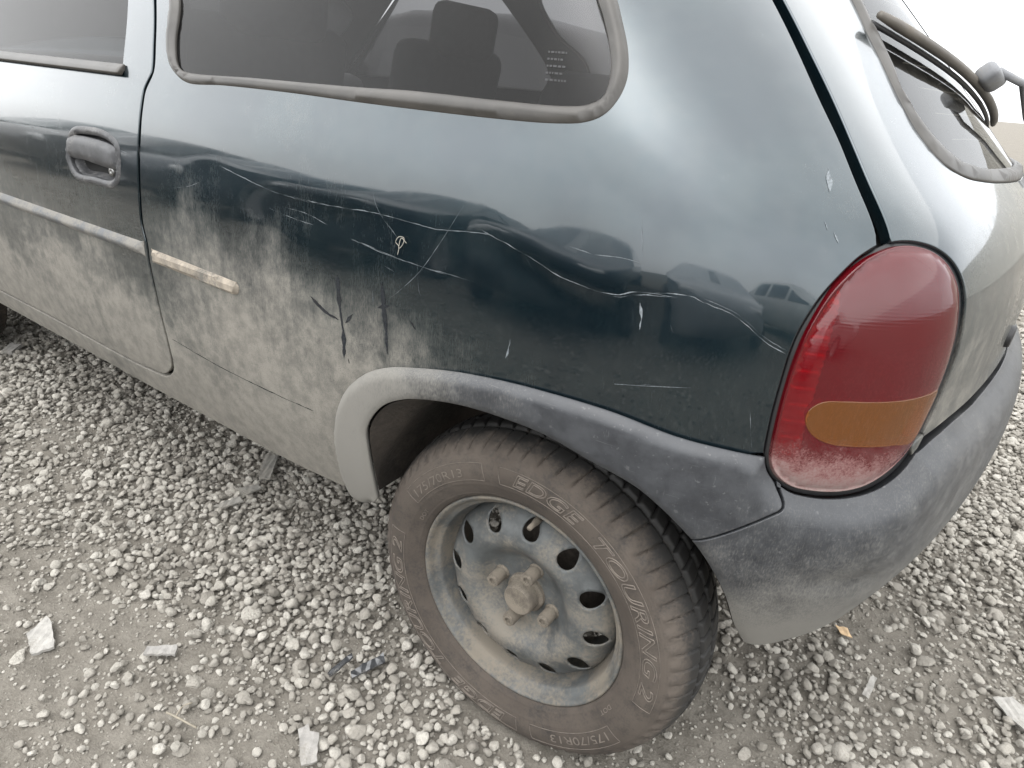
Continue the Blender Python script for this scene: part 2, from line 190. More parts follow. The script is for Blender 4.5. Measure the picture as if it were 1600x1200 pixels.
def m_lens(name,col,see):
    t=NT(name); v=t.pos(); g=t.node('ShaderNodeNewGeometry'); z=t.node('ShaderNodeSeparateXYZ'); t.link(g.outputs['Position'],z.inputs[0])
    n=t.noise(v,60,6,.7); n3=t.noise(v,420,3,.6); n2=t.noise(v,12,4,.5)
    low=t.ramp(z.outputs[2],.575,.765,1.,0.)
    d=t.ramp(t.math('ADD',t.math('ADD',t.math('MULTIPLY',n,.45),t.math('MULTIPLY',n3,.35)),t.math('MULTIPLY',low,.80)),.62,1.25)
    d=t.math('MAXIMUM',t.math('MULTIPLY',d,.86),t.ramp(n2,.35,.75,.006,.045))
    t.set(Base_Color=t.mix(d,col,(.24,.205,.19)),Roughness=t.mixf(d,.10,.85),Coat_Weight=t.mixf(t.ramp(d,.05,.5),1.,0.),Coat_Roughness=.015,Coat_IOR=1.52)
    t.bump(t.math('SINE',t.math('MULTIPLY',z.outputs[2],2*math.pi/.0036)),.035,.0005)
    tr=t.node('ShaderNodeBsdfTransparent',i_Color=(*[min(1,c*1.0) for c in see],1)); ms=t.node('ShaderNodeMixShader')
    t.link(t.ramp(d,.05,.5,.55,1.),ms.inputs[0]); t.link(tr.outputs[0],ms.inputs[1]); t.link(t.p.outputs[0],ms.inputs[2]); t.link(ms.outputs[0],t.out.inputs[0])
    return t.m
def m_stone(name,a,b,c):
    t=NT(name); v=t.pos(); oi=t.node('ShaderNodeObjectInfo'); n=t.noise(v,2.2,5,.6); n2=t.noise(v,9,4,.65)
    r=t.node('ShaderNodeValToRGB'); e=r.color_ramp.elements; e[0].position=0; e[0].color=(*a,1); e[1].position=1; e[1].color=(*c,1)
    x=e.new(.5); x.color=(*b,1); t.link(oi.outputs['Random'],r.inputs[0])
    cc=t.mix(t.ramp(n2,.35,.7,0.,.45),r.outputs[0],(.19,.175,.15)); cc=t.mix(t.ramp(n,.3,.7,.0,.3),cc,(.36,.34,.305))
    t.set(Base_Color=cc,Roughness=.93,Specular_IOR_Level=.25).bump(n2,.5,.05); return t.m
def m_ground():
    t=NT('dirt_ground'); v=t.pos(); n=t.noise(v,3,6,.6); n2=t.noise(v,28,6,.7); n3=t.noise(v,190,4,.7); n4=t.noise(v,620,2,.6)
    c=t.mix(t.ramp(n,.3,.7),(.118,.107,.091),(.172,.158,.136)); c=t.mix(t.ramp(n2,.35,.7),c,(.20,.185,.16)); c=t.mix(t.ramp(n3,.5,.75,0,.55),c,(.30,.28,.245)); c=t.mix(t.ramp(n4,.30,.45,.5,0),c,(.06,.055,.047))
    t.set(Base_Color=c,Roughness=.97,Specular_IOR_Level=.15).bump(t.math('ADD',t.math('MULTIPLY',n2,.8),t.math('ADD',n3,t.math('MULTIPLY',n4,.4))),.7,.006); return t.m
PAINT=m_paint(); PLASTIC=m_plastic()
RUBBER=m_plain('dusty_rubber_seal',(.036,.033,.029),.42,0,.25,14,.16,.03,dcol=(.10,.09,.078),dscale=5)
BLACK=m_plain('black_rubber',(.012,.012,.013),.5,0,.2,30,.0,.05)
INNER=m_plain('dark_underbody',(.008,.008,.008),.9,0,.2,30,.0,.1)
LINER=m_plain('muddy_wheel_housing',(.030,.025,.020),.95,0,.3,22,.45,.5,dcol=(.058,.047,.038),bdist=.004)
def m_tyre():
    t=NT('dusty_tyre_rubber'); v=t.pos(); s=t.node('ShaderNodeSeparateXYZ'); t.link(v,s.inputs[0])
    r=t.math('SQRT',t.math('ADD',t.math('MULTIPLY',s.outputs[0],s.outputs[0]),t.math('MULTIPLY',s.outputs[2],s.outputs[2])))
    n=t.noise(v,34,6,.65); n2=t.noise(v,7,4,.55); n3=t.noise(v,260,3,.6)
    side=t.ramp(r,.264,.287,1.,.08)                                   # road contact keeps the tread clean, the sidewall stays dusty
    d=t.ramp(t.math('ADD',t.math('MULTIPLY',t.math('SUBTRACT',t.math('ADD',t.math('MULTIPLY',n,.6),t.math('MULTIPLY',n3,.4)),.5),2.4),side),.30,1.15)
    dc=t.mix(t.ramp(n2,.35,.65),(.058,.048,.040),(.080,.067,.056)); dc=t.mix(t.ramp(r,.19,.235,.25,0.),dc,(.042,.034,.029))
    t.set(Base_Color=t.mix(d,(.016,.0155,.015),dc),Roughness=t.mixf(d,.62,.95),Specular_IOR_Level=.35).bump(t.math('ADD',n,n3),.2,.001); return t.m
TYRE=m_tyre()
LETTER=m_plain('tyre_lettering',(.115,.098,.083),.9,0,.25,60,0,0)
STEEL=m_plain('dusty_painted_steel',(.068,.073,.074),.6,.15,.25,28,.40,.25,dcol=(.160,.143,.118),dscale=11)
RIMM=m_plain('dusty_rim_barrel',(.068,.073,.074),.6,.15,.25,28,.50,.25,dcol=(.155,.135,.108),dscale=11)
HUB=m_plain('dusty_hub_metal',(.105,.090,.072),.85,.0,.25,60,.5,.3,dcol=(.165,.143,.113))
CLOTH=m_plain('dark_seat_cloth',(.012,.012,.013),.95,0,.25,50,0,.2)
TRIM=m_plain('dark_interior_trim',(.016,.016,.017),.7,0,.2,30,0,.1)
HANDLE=m_plain('worn_black_plastic',(.035,.036,.039),.48,0,.3,50,.40,.2,dcol=(.19,.185,.18))
MOULD=m_plain('dusty_moulding',(.06,.065,.07),.5,0,.2,30,.55,.15,dcol=(.19,.18,.16))
STUB=m_plain('bare_moulding_backing',(.235,.205,.165),.8,0,.25,40,.35,.3,dcol=(.10,.095,.085),dscale=30)
BLADE=m_plain('dusty_wiper_rubber',(.085,.076,.064),.55,0,.2,14,.2,.03,dcol=(.13,.115,.095))
WGLASS=m_glass('tinted_side_glass',(.33,.33,.335),.005); RGLASS=m_glass('rear_glass',(.6,.62,.62),.02)
CHROME=m_plain('lock_metal',(.22,.22,.215),.35,.9,.1,50,.2,.05)
SCR=m_plain('scratch_primer',(.12,.135,.145),.7,0,.4,400,0,0); DRIP_SHADE=m_plain('rinsed_paint_and_crease_shade',(.010,.014,.020),.25,.3,.2,40,0,0,coat=.6)  # the dark paint also serves as painted shade along the sill crease
REFL=m_plain('lamp_reflector',(.75,.72,.70),.25,.6,.1,40,0,0); LENSR=m_lens('red_lens',(.115,.0005,.005),(.62,.016,.035)); LENSA=m_lens('amber_lens',(.165,.055,.008),(.75,.30,.05))
GREYP=m_plain('grey_wiper_plastic',(.17,.175,.185),.5,0,.15,40,.3,.1)

# ------------------------------------------------------------------ object helpers
def link(o,parent=None,label=None,cat=None,group=None,kind=None):
    COL.objects.link(o)
    if parent is not None: o.parent=parent
    for k,v in (('label',label),('category',cat),('group',group),('kind',kind)):
        if v: o[k]=v
    return o
def empty(name,loc=(0,0,0),parent=None,**kw):
    o=bpy.data.objects.new(name,None); o.location=loc; o.empty_display_size=.1; return link(o,parent,**kw)
def mesh(name,V,F,mat,parent=None,smooth=True,normals=None,attrs=None,**kw):
    me=bpy.data.meshes.new(name); me.from_pydata([tuple(map(float,v)) for v in V],[],[tuple(map(int,f)) for f in F]); me.update()
    if smooth: me.shade_smooth()
    if mat: me.materials.append(mat)
    if attrs:
        for k,a in attrs.items():
            at=me.attributes.new(k,'FLOAT','POINT'); at.data.foreach_set('value',np.asarray(a,np.float32))
    if normals is not None: me.normals_split_custom_set_from_vertices([tuple(map(float,n)) for n in normals])
    return link(bpy.data.objects.new(name,me),parent,**kw)
def catmull(P,ds,closed=False):
    P=np.asarray(P,float); n=len(P)
    if n==2 and not closed:
        k=max(1,int(np.ceil(np.linalg.norm(P[1]-P[0])/ds))); return P[0]+(P[1]-P[0])*np.linspace(0,1,k+1)[:,None]
    out=[]
    for i in range(n if closed else n-1):
        p1,p2=P[i],P[(i+1)%n]
        p0=P[i-1] if (i>0 or closed) else 2*p1-p2
        p3=P[(i+2)%n] if (i+2<n or closed) else 2*p2-p1
        L=np.linalg.norm(p2-p1); k=max(1,int(np.ceil(L/ds)))
        d0=max(np.linalg.norm(p1-p0),1e-6)**.5; d1=max(L,1e-6)**.5; d2=max(np.linalg.norm(p3-p2),1e-6)**.5
        m1=d1*((p1-p0)/d0-(p2-p0)/(d0+d1)+(p2-p1)/d1); m2=d1*((p2-p1)/d1-(p3-p1)/(d1+d2)+(p3-p2)/d2)
        for t in np.arange(k)/k:
            out.append((2*t**3-3*t**2+1)*p1+(t**3-2*t*t+t)*m1+(-2*t**3+3*t*t)*p2+(t**3-t*t)*m2)
    if not closed: out.append(P[-1])
    return np.array(out)
def path(segs,ds=.008):
    """closed outline from smooth runs that meet in corners"""
    out=[]
    for s in segs:
        c=catmull(s,ds)
        if out and np.linalg.norm(out[-1]-c[0])<1e-6: c=c[1:]
        out+=list(c)
    out=np.array(out)
    if np.linalg.norm(out[0]-out[-1])<1e-6: out=out[:-1]
    keep=[0]
    for i in range(1,len(out)):
        if np.linalg.norm(out[i]-out[keep[-1]])>ds*.35: keep.append(i)
    out=out[keep]
    if np.linalg.norm(out[0]-out[-1])<ds*.35: out=out[:-1]
    a=np.sum(out[:,0]*np.roll(out[:,1],-1)-np.roll(out[:,0],-1)*out[:,1])
    return out if a>0 else out[::-1]
def nrm2(P):
    t=np.roll(P,-1,0)-np.roll(P,1,0); t/=np.linalg.norm(t,axis=1,keepdims=True)+1e-12
    return np.stack([-t[:,1],t[:,0]],-1)                      # inward for a counter-clockwise loop
def inset(P,d): return P+nrm2(P)*d
def inside(P,Q):
    x,y=Q[:,0],Q[:,1]; c=np.zeros(len(Q),bool); a=P; b=np.roll(P,-1,0)
    for (x1,y1),(x2,y2) in zip(a,b):
        if y1==y2: continue
        k=((y1>y)!=(y2>y))&(x<(x2-x1)*(y-y1)/(y2-y1)+x1); c^=k
    return c
def dist(P,Q,closed=True):
    d=np.full(len(Q),1e9); n=len(P)
    for i in range(n if closed else n-1):
        a,b=P[i],P[(i+1)%n]; ab=b-a; t=np.clip(((Q-a)@ab)/(ab@ab+1e-15),0,1); d=np.minimum(d,((Q-a-t[:,None]*ab)**2).sum(1))
    return np.sqrt(d)
def tri2d(outer,holes,step,extra=None):
    loops=[outer]+list(holes); pts=np.concatenate(loops); edges=[]; k=0
    for L in loops:
        edges+=[(k+i,k+(i+1)%len(L)) for i in range(len(L))]; k+=len(L)
    lo,hi=outer.min(0),outer.max(0); gx=np.arange(lo[0],hi[0],step); gy=np.arange(lo[1],hi[1],step*.866)
    G=np.array([(x+(step/2 if j%2 else 0),y) for j,y in enumerate(gy) for x in gx])
    if len(G):
        ok=inside(outer,G)
        for h in holes: ok&=~inside(h,G)
        G=G[ok]
        for L in loops:
            if len(G): G=G[dist(L,G)>step*.45]
    allp=np.concatenate([pts,G]) if len(G) else pts
    r=delaunay_2d_cdt([Vector(p) for p in allp],edges,[],0,1e-7)
    V=np.array([tuple(v) for v in r[0]]); F=np.array([f for f in r[2] if len(f)==3])
    c=V[F].mean(1); ok=inside(outer,c)
    for h in holes: ok&=~inside(h,c)
    F=F[ok]; used=np.unique(F); mp=-np.ones(len(V),int); mp[used]=np.arange(len(used))
    V=V[used]; F=mp[F]
    a=V[F]; cr=(a[:,1,0]-a[:,0,0])*(a[:,2,1]-a[:,0,1])-(a[:,1,1]-a[:,0,1])*(a[:,2,0]-a[:,0,0]); F[cr<0]=F[cr<0][:,::-1]
    return V,F
DS_ALL=np.array(DATA['dust']); DS_PL=np.array(DATA['pdust'])
def dustmap(u,v,DS=None):
    DS=DS_ALL if DS is None else DS
    d=((u[:,None]-DS[None,:,0])**2*.55+(v[:,None]-DS[None,:,1])**2)
    w_=1/(d+.0012)**1.8; return (w_*DS[None,:,2]).sum(1)/w_.sum(1)
def borders(F):
    e={}
    for f in F:
        for i in range(3):
            a,b=int(f[i]),int(f[(i+1)%3]); e[(a,b)]=1
    return [(a,b) for (a,b) in e if (b,a) not in e]
def panel(name,outer,holes,mat,parent,step=.014,off=0.,roll=.0022,depth=.014,attrs=True,custom=True,mir=False,dmap=None,**kw):
    """panel of the body surface cut to an outline, its edges rolled over and turned in"""
    V,F=tri2d(outer,holes,step); u,v=V[:,0],V[:,1]
    o=off(V) if callable(off) else np.full(len(V),off)
    n=N(u,v); P=S(u,v)+n*o[:,None]
    if callable(off):
        e=1e-3; V1,V2=V+[e,0],V+[0,e]
        f=lambda Q: S(Q[:,0],Q[:,1])+N(Q[:,0],Q[:,1])*off(Q)[:,None]
        n=np.cross(f(V1)-f(V-[e,0]),f(V2)-f(V-[0,e])); n/=np.linalg.norm(n,axis=1,keepdims=True)
    PP=[P]; NN=[n]; A=[dustmap(u,v,dmap)] if attrs else None; FF=[tuple(f) for f in F]; base=len(P)
    if depth:
        be=borders(F); ids=sorted({i for e in be for i in e}); ix={i:k for k,i in enumerate(ids)}
        T_=np.zeros((len(ids),3))
        for a,b in be:
            t=P[b]-P[a]; t/=np.linalg.norm(t)+1e-12; T_[ix[a]]+=t; T_[ix[b]]+=t
        nb=n[ids]; out=np.cross(T_,nb); out/=np.linalg.norm(out,axis=1,keepdims=True)+1e-12
        B=P[ids]; rings=[(.7,.30,.72,.7),(1.,1.,.0,1.),(1.,depth/roll,.0,1.)]
        prev=ids
        for a_,dn,wn_,wo_ in rings:
            PP.append(B+out*roll*a_-nb*roll*dn); q=nb*wn_+out*wo_; NN.append(q/np.linalg.norm(q,axis=1,keepdims=True))
            if attrs: A.append(dustmap(u[ids],v[ids],dmap))
            cur=[base+k for k in range(len(ids))]; base+=len(ids)
            pm=dict(zip(ids,prev)); cm=dict(zip(ids,cur))
            for a,b in be: FF.append((pm[b],pm[a],cm[a])); FF.append((pm[b],cm[a],cm[b]))
            prev=cur
    P=np.concatenate(PP); n=np.concatenate(NN); at={'dust':np.concatenate(A)} if attrs else None
    if mir:
        q=P.copy(); q[:,1]=2*YC-q[:,1]; nq=n.copy(); nq[:,1]*=-1; k=len(P)
        P=np.concatenate([P,q]); n=np.concatenate([n,nq]); FF=FF+[tuple(k+i for i in f[::-1]) for f in FF]
        if attrs: at={'dust':np.tile(at['dust'],2)}
    return mesh(name,P,FF,mat,parent,normals=n if custom else None,attrs=at,**kw)
def mirrored(o,parent,children=True):
    """the same piece on the far side of the car"""
    c=o.copy(); COL.objects.link(c); c.parent=parent; c.scale=(1,-1,1); c.location=(o.location[0],2*YC-o.location[1],o.location[2])
    if 'label' in c: del c['label']
    return c
def tube(name,P,r,mat,parent=None,seg=8,closed=False,taper=None,**kw):
    P=np.asarray(P,float); n=len(P); V=[];F=[]; up=np.array([.13,.29,.95])
    for i in range(n):
        a=P[(i-1)%n] if (closed or i) else P[0]; b=P[(i+1)%n] if (closed or i<n-1) else P[-1]
        t=b-a; t/=np.linalg.norm(t)+1e-12; s=np.cross(t,up); s/=np.linalg.norm(s); q=np.cross(s,t); rr=r*(taper[i] if taper is not None else 1)
        for k in range(seg):
            an=2*math.pi*k/seg; V.append(P[i]+rr*(math.cos(an)*s+math.sin(an)*q))
    for i in range(n if closed else n-1):
        j=(i+1)%n
        for k in range(seg): F.append((i*seg+k,i*seg+(k+1)%seg,j*seg+(k+1)%seg,j*seg+k))
    if not closed: F+= [tuple(range(seg))[::-1],tuple((n-1)*seg+k for k in range(seg))]
    return mesh(name,V,F,mat,parent,**kw)
def lathe(name,prof,mat,parent,seg=96,fn=None,cap=True,**kw):
    """profile of (radius, y) spun about the wheel axle (the y axis)"""
    prof=np.asarray(prof,float); th=np.linspace(0,2*math.pi,seg,endpoint=False); n=len(prof)
    R,TH=np.meshgrid(prof[:,0],th); Y,_=np.meshgrid(prof[:,1],th)
    if fn: R,Y=fn(R,Y,TH,np.arange(n)[None,:]+0*TH)
    V=np.stack([R*np.cos(TH),Y,R*np.sin(TH)],-1).reshape(-1,3); F=[]
    for i in range(seg):
        j=(i+1)%seg
        for k in range(n-1): F.append((i*n+k,i*n+k+1,j*n+k+1,j*n+k))
    return mesh(name,V,F,mat,parent,**kw)
def sharpen(o,deg=38):
    o.data.set_sharp_from_angle(angle=math.radians(deg)); return o
def rbox(name,size,loc,mat,parent,bev=.02,rot=(0,0,0),seg=3,**kw):
    bm=bmesh.new(); bmesh.ops.create_cube(bm,size=1); bmesh.ops.scale(bm,vec=size,verts=bm.verts)
    bmesh.ops.bevel(bm,geom=bm.edges[:],offset=bev,segments=seg,affect='EDGES',profile=.5)
    me=bpy.data.meshes.new(name); bm.to_mesh(me); bm.free(); me.shade_smooth(); me.materials.append(mat)
    o=bpy.data.objects.new(name,me); o.location=loc; o.rotation_euler=rot; return link(o,parent,**kw)
def hash2(i,j,s): 
    x=np.sin(i*127.1+j*311.7+s*74.7)*43758.5453; return x-np.floor(x)
def vnoise(x,y,s=0):
    i,j=np.floor(x),np.floor(y); fx,fy=x-i,y-j; fx=fx*fx*(3-2*fx); fy=fy*fy*(3-2*fy)
    return (hash2(i,j,s)*(1-fx)+hash2(i+1,j,s)*fx)*(1-fy)+(hash2(i,j+1,s)*(1-fx)+hash2(i+1,j+1,s)*fx)*fy
def fbm(x,y,o=4,s=0): return sum(vnoise(x*2**k,y*2**k,s+k)*.5**k for k in range(o))/sum(.5**k for k in range(o))

# ------------------------------------------------------------------ ground
GD=np.array([[-2.16, 0.13, 0.9], [-1.61, 0.12, 0.8], [-1.49, -0.09, 0.55], [-1.08, 0.1, 0.95], [-1.15, -0.18, 0.6], [-0.93, -0.15, 0.5], [-0.97, -0.31, 0.15], [-0.77, -0.29, 0.12], [-0.73, -0.43, 0.1], [-0.78, -0.16, 0.75], [-0.68, -0.08, 1], [-0.66, 0.08, 1], [-0.55, 0.17, 1], [-0.39, -0.07, 1], [-0.24, -0.05, 1], [-0.1, -0.11, 1], [-0.48, -0.14, 0.65], [-0.53, -0.24, 0.35], [-0.4, -0.29, 0.25], [-0.53, -0.41, 0.3], [-0.32, -0.23, 0.35], [-0.21, -0.19, 0.8], [0.04, -0.04, 0.9], [0.17, 0.04, 0.7], [0.23, 0.11, 0.45], [0.27, 0.18, 0.3], [0.31, 0.33, 0.5], [0.37, 0.21, 0.35], [0.39, 0.5, 0.5], [0.46, 0.41, 0.8], [0.48, 0.3, 0.75], [0.55, 0.67, 0.3], [0.61, 0.56, 0.5], [0.66, 0.7, 0.45], [0.71, 0.52, 0.7], [0.75, 0.83, 0.8], [0.65, 1.01, 1], [0.78, 1.45, 1], [0.59, 0.83, 0.85], [0.74, 1.78, 1]])
def gdens(x,y):
    d=(x[:,None]-GD[None,:,0])**2+(y[:,None]-GD[None,:,1])**2; w_=1/(d+.004)**1.6
    return (w_*GD[None,:,2]).sum(1)/w_.sum(1)
def gz(x,y):
    a=.034*(fbm(x*1.6,y*1.6,3,1)-.5)+.020*(fbm(x*11,y*11,4,5)-.5)+.010*(fbm(x*45,y*45,3,9)-.5)
    r=np.hypot(x,y-.085); a=a*sstep(.12,.45,r)              # pressed flat under the tyre
    e=np.minimum(np.minimum(x+3.6,2.6-x),np.minimum(y+1.6,4.2-y)); return a*sstep(0,.4,e)-.004*(e<0)
gx=np.arange(-3.6,2.601,.012); gy=np.arange(-1.6,4.201,.012); GX,GY=np.meshgrid(gx,gy); nx,ny=len(gx),len(gy)
V=np.stack([GX.ravel(),GY.ravel(),gz(GX.ravel(),GY.ravel())],-1)
idx=np.arange(nx*ny).reshape(ny,nx); F=np.stack([idx[:-1,:-1],idx[:-1,1:],idx[1:,1:],idx[1:,:-1]],-1).reshape(-1,4)
GROUND=m_ground()
mesh('ground',V,F,GROUND,kind='structure',label='grey brown packed dirt ground of the yard')
B=400.; V=[(-B,-B,-.02),(B,-B,-.02),(B,B,-.02),(-B,B,-.02),(-3.58,-1.58,-.001),(2.58,-1.58,-.001),(2.58,4.18,-.001),(-3.58,4.18,-.001)]
mesh('ground_far',V,[(0,1,5,4),(1,2,6,5),(2,3,7,6),(3,0,4,7)],GROUND,kind='structure',smooth=False)
# gravel: thousands of pebbles lying on the dirt
def pebble(seed,flat):
    bm=bmesh.new(); bmesh.ops.create_icosphere(bm,subdivisions=3,radius=.5); r=np.random.default_rng(seed)
    ax=np.array([1.,r.uniform(.68,.98),r.uniform(flat+.1,flat+.35)]); pl=[(lambda v:v/np.linalg.norm(v))(r.normal(size=3)) for _ in range(11)]; cut=r.uniform(.30,.46,11); ph=r.uniform(0,6,6)
    for v in bm.verts:
        p=np.array(v.co)
        for n_,c_ in zip(pl,cut):
            d=p@n_
            if d>c_: p=p-n_*(d-c_)*.92
        p=p*(1+.045*math.sin(7*p[0]+ph[0])*math.sin(6*p[1]+ph[1])+.035*math.sin(13*p[2]+ph[2]+5*p[0]))
        v.co=p*ax
    me=bpy.data.meshes.new('pebble'); bm.to_mesh(me); bm.free(); me.shade_smooth(); me.set_sharp_from_angle(angle=math.radians(34)); me.materials.append(STONE)
    return me
STONE=m_stone('pale_gravel_stone',(.19,.176,.152),(.37,.348,.308),(.52,.497,.448))
PEB=[pebble(40+i,.45 if i%3 else .3) for i in range(14)]
pc=bpy.data.collections.new('pebble_shapes')
for i,me in enumerate(PEB): pc.objects.link(bpy.data.objects.new('pebble_%02d'%i,me))
def scatter(name,pts,scale,rot,label):
    me=bpy.data.meshes.new(name); me.from_pydata([tuple(map(float,p)) for p in pts],[],[])
    a=me.attributes.new('size','FLOAT','POINT'); a.data.foreach_set('value',np.asarray(scale,np.float32))
    a=me.attributes.new('turn','FLOAT_VECTOR','POINT'); a.data.foreach_set('vector',np.asarray(rot,np.float32).ravel())
    a=me.attributes.new('pick','INT','POINT'); a.data.foreach_set('value',RNG.integers(0,len(PEB),len(pts)).astype(np.int32))
    o=link(bpy.data.objects.new(name,me),None,label=label,cat='gravel',kind='stuff')
    g=bpy.data.node_groups.new(name,'GeometryNodeTree'); g.interface.new_socket('Geometry',in_out='INPUT',socket_type='NodeSocketGeometry'); g.interface.new_socket('Geometry',in_out='OUTPUT',socket_type='NodeSocketGeometry')
    n=g.nodes; gi=n.new('NodeGroupInput'); go=n.new('NodeGroupOutput'); ip=n.new('GeometryNodeInstanceOnPoints'); ci=n.new('GeometryNodeCollectionInfo')
    ci.inputs['Collection'].default_value=pc; ci.inputs['Separate Children'].default_value=True; ci.inputs['Reset Children'].default_value=True
    def na(nm,t):
        x=n.new('GeometryNodeInputNamedAttribute'); x.data_type=t; x.inputs['Name'].default_value=nm; return x.outputs[0]
    g.links.new(gi.outputs[0],ip.inputs['Points']); g.links.new(ci.outputs[0],ip.inputs['Instance']); ip.inputs['Pick Instance'].default_value=True
    g.links.new(na('pick','INT'),ip.inputs['Instance Index']); g.links.new(na('turn','FLOAT_VECTOR'),ip.inputs['Rotation']); g.links.new(na('size','FLOAT'),ip.inputs['Scale'])
    g.links.new(ip.outputs[0],go.inputs[0]); md=o.modifiers.new('gravel','NODES'); md.node_group=g; return o
pts=[];sc=[];rt=[]
def lay(x0,x1,y0,y1,sp,smin,smax,sink,dens,lift=0.,pw=1.):
    X,Y=np.meshgrid(np.arange(x0,x1,sp),np.arange(y0,y1,sp)); X=X.ravel()+RNG.uniform(-.5,.5,X.size)*sp; Y=Y.ravel()+RNG.uniform(-.5,.5,Y.size)*sp
    k=RNG.random(len(X))<np.clip(dens(X,Y),0,1)**pw; X,Y=X[k],Y[k]; s=smin+(smax-smin)*RNG.random(len(X))**1.8
    r=np.hypot(X,Y-.085); k=~((np.abs(X)<.075)&(Y>-.02)&(Y<.185)); X,Y,s=X[k],Y[k],s[k]
    D_=gdens(X,Y); z=gz(X,Y)+s*(.30-sink)+lift*s*RNG.random(len(X))-(1-D_)*s*.16
    pts.extend(np.stack([X,Y,z],-1)); sc.extend(s); rt.extend(np.stack([RNG.normal(0,.35,len(X)),RNG.normal(0,.35,len(X)),RNG.uniform(0,6.28,len(X))],-1))
patchy=lambda X,Y: np.clip(gdens(X,Y)*1.0+(fbm(X*4,Y*4,3,3)-.5)*1.2,0.03,1)
lay(-3.2,2.0,-1.2,3.6,.0145,.009,.021,.03,lambda X,Y: patchy(X,Y)*1.1,.15,1.3)
lay(-3.2,2.0,-1.2,3.6,.0195,.013,.027,-.06,lambda X,Y: patchy(X,Y)*.85,.45,2.0)
lay(-3.2,2.0,-1.2,3.6,.050,.024,.042,.16,lambda X,Y: .05+.20*patchy(X,Y))
lay(-2.5,1.3,-.85,2.4,.0095,.003,.0095,.05,lambda X,Y: .42+.1*patchy(X,Y))
lay(-7.,5.,-6.,8.,.055,.022,.05,.05,lambda X,Y: np.where((X>-3.2)&(X<2.)&(Y>-1.2)&(Y<3.6),0,.75))
scatter('gravel',pts,sc,rt,'pale grey rounded gravel strewn over the dirt')
print('pebbles',len(pts))

# ------------------------------------------------------------------ the car
D_=DATA; A=lambda k:[tuple(p) for p in D_[k]]
car=empty('hatchback_car',(0,0,0),label='dark teal three-door hatchback with scratched dusty rear side and steel wheel',cat='car')
gap=[(-1.055,1.345)]+A('gap'); gc=A('gapcorner'); gc[0]=gap[-1]
db=[gc[-1]]+A('doorbot')[1:]+[(-2.02,.389)]
arch_cut=[(p[0]+(.0-p[0])*.05,p[1]+(.34-p[1])*.05) for p in A('archout')[3:]]; arch_cut[-1]=A('gasketL')[-1]
seamL=A('seamL')+[]; top_r=(.437,1.33)
quarter=path([gap,gc,db,[(-2.02,.389),(-2.02,.322)],[(-2.02,.322)]+A('sillbot'),[A('sillbot')[-1],arch_cut[0]],arch_cut,A('gasketL')[::-1],[A('gasketL')[0],A('seamL')[-1]],A('seamL')[::-1]+[(.43,1.33)],[(.43,1.33),(-1.055,1.345)]])
wtop=[(.148,1.17),(.120,1.235),(.05,1.280),(-.2,1.297),(-.6,1.302),(-.86,1.30),(-.935,1.285),(-.950,1.25),(-.905,1.16)]
wout=path([catmull(A('wseal_out')+wtop,.008,True)]); wtin=[(.122,1.165),(.098,1.220),(.03,1.264),(-.2,1.281),(-.6,1.286),(-.85,1.284),(-.912,1.272),(-.925,1.245),(-.880,1.16)]
win_=path([catmull(A('wseal_in')+wtin,.008,True)])
CL=np.array(sorted(sum([D_['scratch'][i] for i in (0,1,2,3)],[]))); CL=CL[np.r_[True,np.diff(CL[:,0])>.004]]
def dent(V):
    s=np.interp(V[:,0],CL[:,0],CL[:,1])-V[:,1]; e=sstep(-.72,-.55,V[:,0])*(1-sstep(.22,.31,V[:,0]))*(.6+.4*np.sin(V[:,0]*17+1)); x=s/.020
    return e*(-.0009*x*np.exp(.5-x*x/2)-.0010*np.exp(-((s-.05)/.045)**2))+.0006*np.sin(V[:,0]*9+V[:,1]*5)*np.exp(-((V[:,1]-.62)/.12)**2)
SD=lambda a: (S(a[0],a[1])+N(a[0],a[1])*(dent(np.array([a]))[0]))
qp=panel('quarter_panel',inset(quarter,.0055),[inset(wout,-.0015)],PAINT,car,off=dent,label='scratched dusty dark teal quarter panel')
def dome(o,i,h,b=.001):
    def f(V):
        a,c=dist(o,V),dist(i,V); t=a/(a+c+1e-9); return b+h*np.sqrt(np.clip(np.sin(np.pi*np.clip(t,0,1)),0,1))
    return f
sw=panel('side_window',inset(win_,-.004),[],WGLASS,car,step=.03,off=-.004,depth=0,attrs=False)
ws=panel('window_seal',wout,[win_],RUBBER,sw,step=.006,off=dome(wout,win_,.0055),depth=.006,attrs=False,custom=False)
# door
sb=A('dwin_sealbot'); st_=A('dwin_sealtop'); dr=A('dwin_right')
vb=sb[-1][1]; vt=st_[-1][1]; ur=dr[-1][0]
door_o=path([gap,gc,db,[(-2.02,.389),(-2.03,.6),(-2.03,.93)],[(-2.03,.93),(-1.96,1.0),(-1.40,1.345)],[(-1.40,1.345),(-1.055,1.345)]])
glass_o=path([[(-1.10,1.307)]+dr,[dr[-1],(-1.93,vt)],[(-1.93,vt),(-1.45,1.307)],[(-1.45,1.307),(-1.10,1.307)]])
hole_o=path([[(-1.095,1.313),dr[0],(ur+.004,vb+.004)],[(ur+.004,vb+.004),(-1.945,vb+.004)],[(-1.945,vb+.004),(-1.45,1.313)],[(-1.45,1.313),(-1.095,1.313)]])
hnd=path([catmull(A('handle'),.004,True)],.004)
door=panel('door',inset(door_o,.0055),[inset(hole_o,.001),inset(hnd,.004)],PAINT,car,label='dusty dark teal side door with black flap handle')
dg=panel('door_window',inset(glass_o,-.004),[],WGLASS,door,step=.03,off=-.006,depth=0,attrs=False)
strip=path([[(ur+.006,vb),(ur+.006,vt)],[(ur+.006,vt),(-1.94,vt)],[(-1.94,vt),(-1.94,vb)],[(-1.94,vb),(ur+.006,vb)]])
